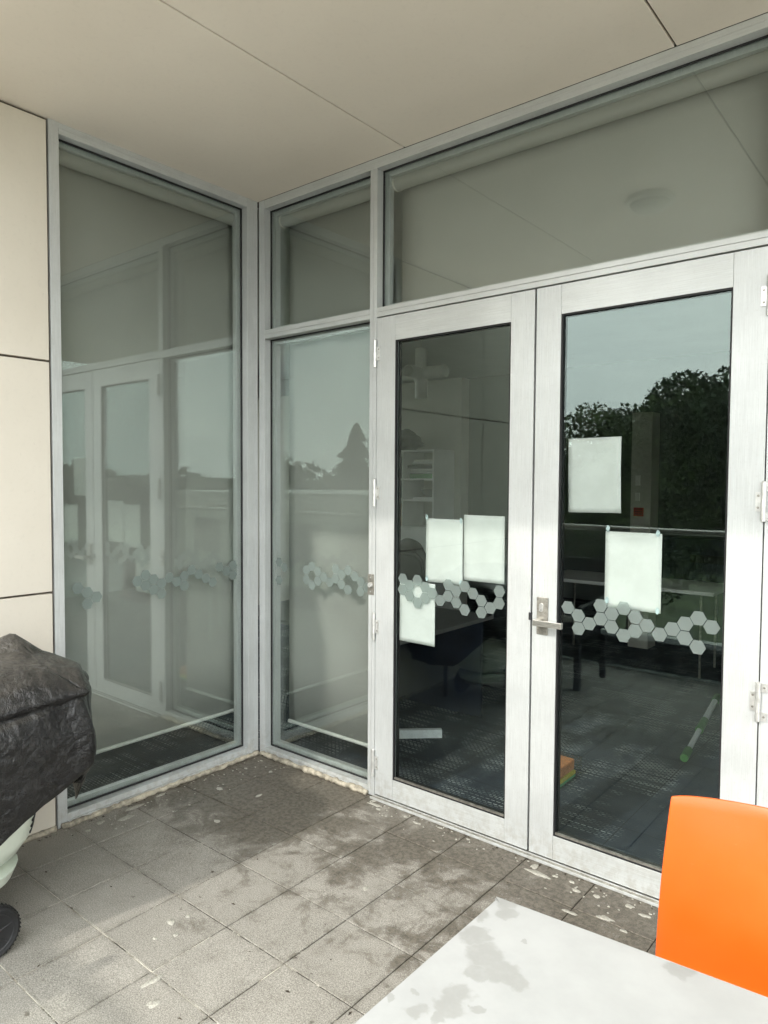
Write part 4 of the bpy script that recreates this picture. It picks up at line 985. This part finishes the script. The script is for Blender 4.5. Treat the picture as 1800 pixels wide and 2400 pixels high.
tree('broadleaf_tree', 'mid green broadleaf tree in the middle of the reflected tree row', (-2.2, -12.0, GZ), 6, (-2.0, -12.0, 1.35), (2.6, 2.2, 3.5), 55000, .054, 13, 'leaf_a')
tree('small_tree', 'brownish fine-leaved small tree at the left end of the reflected tree row', (-4.4, -12.5, GZ), 5.4, (-4.5, -12.5, .35), (2.3, 2.0, 3.3), 50000, .046, 14, 'leaf_c')
def conifer(label, base, h, r, seed):
    t = thing('conifer_tree', label, 'tree', base, 'trees beyond the terrace'); rg = np.random.default_rng(seed)
    part('trunk', MB().tube([base, (base[0], base[1], base[2] + h)], [.22, .03], 8), 'bark', t)
    pts = []
    for k in range(5200):
        u = rg.uniform(.10, 1); lay = (u * 9) % 1; br_ = int(rg.integers(0, 7)); li = int(u * 9)
        ln = .62 + .55 * abs(math.sin(br_ * 12.9 + li * 7.3))
        rr_ = r * (1 - u) ** .75 * (1 - .62 * lay) * ln * math.sqrt(rg.uniform(.05, 1)); a = br_ * .898 + li * .6 + rg.normal() * .16
        pts.append((base[0] + rr_ * math.cos(a), base[1] + rr_ * math.sin(a), base[2] + h * u - .15 * rr_))
    part('crown', leaf_cloud(np.array(pts), .20, seed), 'needle', t)
conifer('tall pointed conifer standing out above the reflected skyline', (24.7, -28.6, GZ), 8.0, 3.1, 3)
pts = []; rg = np.random.default_rng(5)
for k, a in enumerate(np.linspace(R(250), R(350), 46)):
    rd = 46 + 7 * math.sin(k * 2.1); hh = 6.1 + 0.9 * math.sin(k * 1.7) + rg.uniform(-.6, .6)
    pts.append(crown_pts((rd * math.cos(a), rd * math.sin(a), GZ + hh * .55), (2.8, 2.8, hh * .5), 900, 40 + k))
stuff('far_woodland', leaf_cloud(np.concatenate(pts), .40, 9), 'leaf_b', 'dark far-off band of woodland along the reflected skyline')
nb_ = thing('neighbour_building', 'pale flat-roofed neighbouring building across the road, seen reflected', 'building', (12, -20, GZ))
part('wall', B(6, 26, -26, -17.0, GZ, .55), 'render_wall', nb_)
part('roof', B(5.7, 26.3, -26.3, -16.6, .56, 1.15), 'roof_pale', nb_)
for k in range(6): 
    f = part('window', B(7 + k * 3.1, 8.9 + k * 3.1, -16.995, -16.93, -1.6, -.1), 'dark_window', nb_); part('frame', B(6.9 + k * 3.1, 9.0 + k * 3.1, -16.99, -16.95, -.1, 0.0), 'roof_pale', f)
fw = thing('garden_wall', 'low pale garden wall along the road, seen reflected', 'wall', (-4, -10.2, GZ))
part('wall', B(-14, 1.0, -10.35, -10.2, GZ, GZ + 1.1), 'render_wall', fw); part('coping', B(-14.05, 1.05, -10.40, -10.15, GZ + 1.102, GZ + 1.17), 'roof_pale', fw)
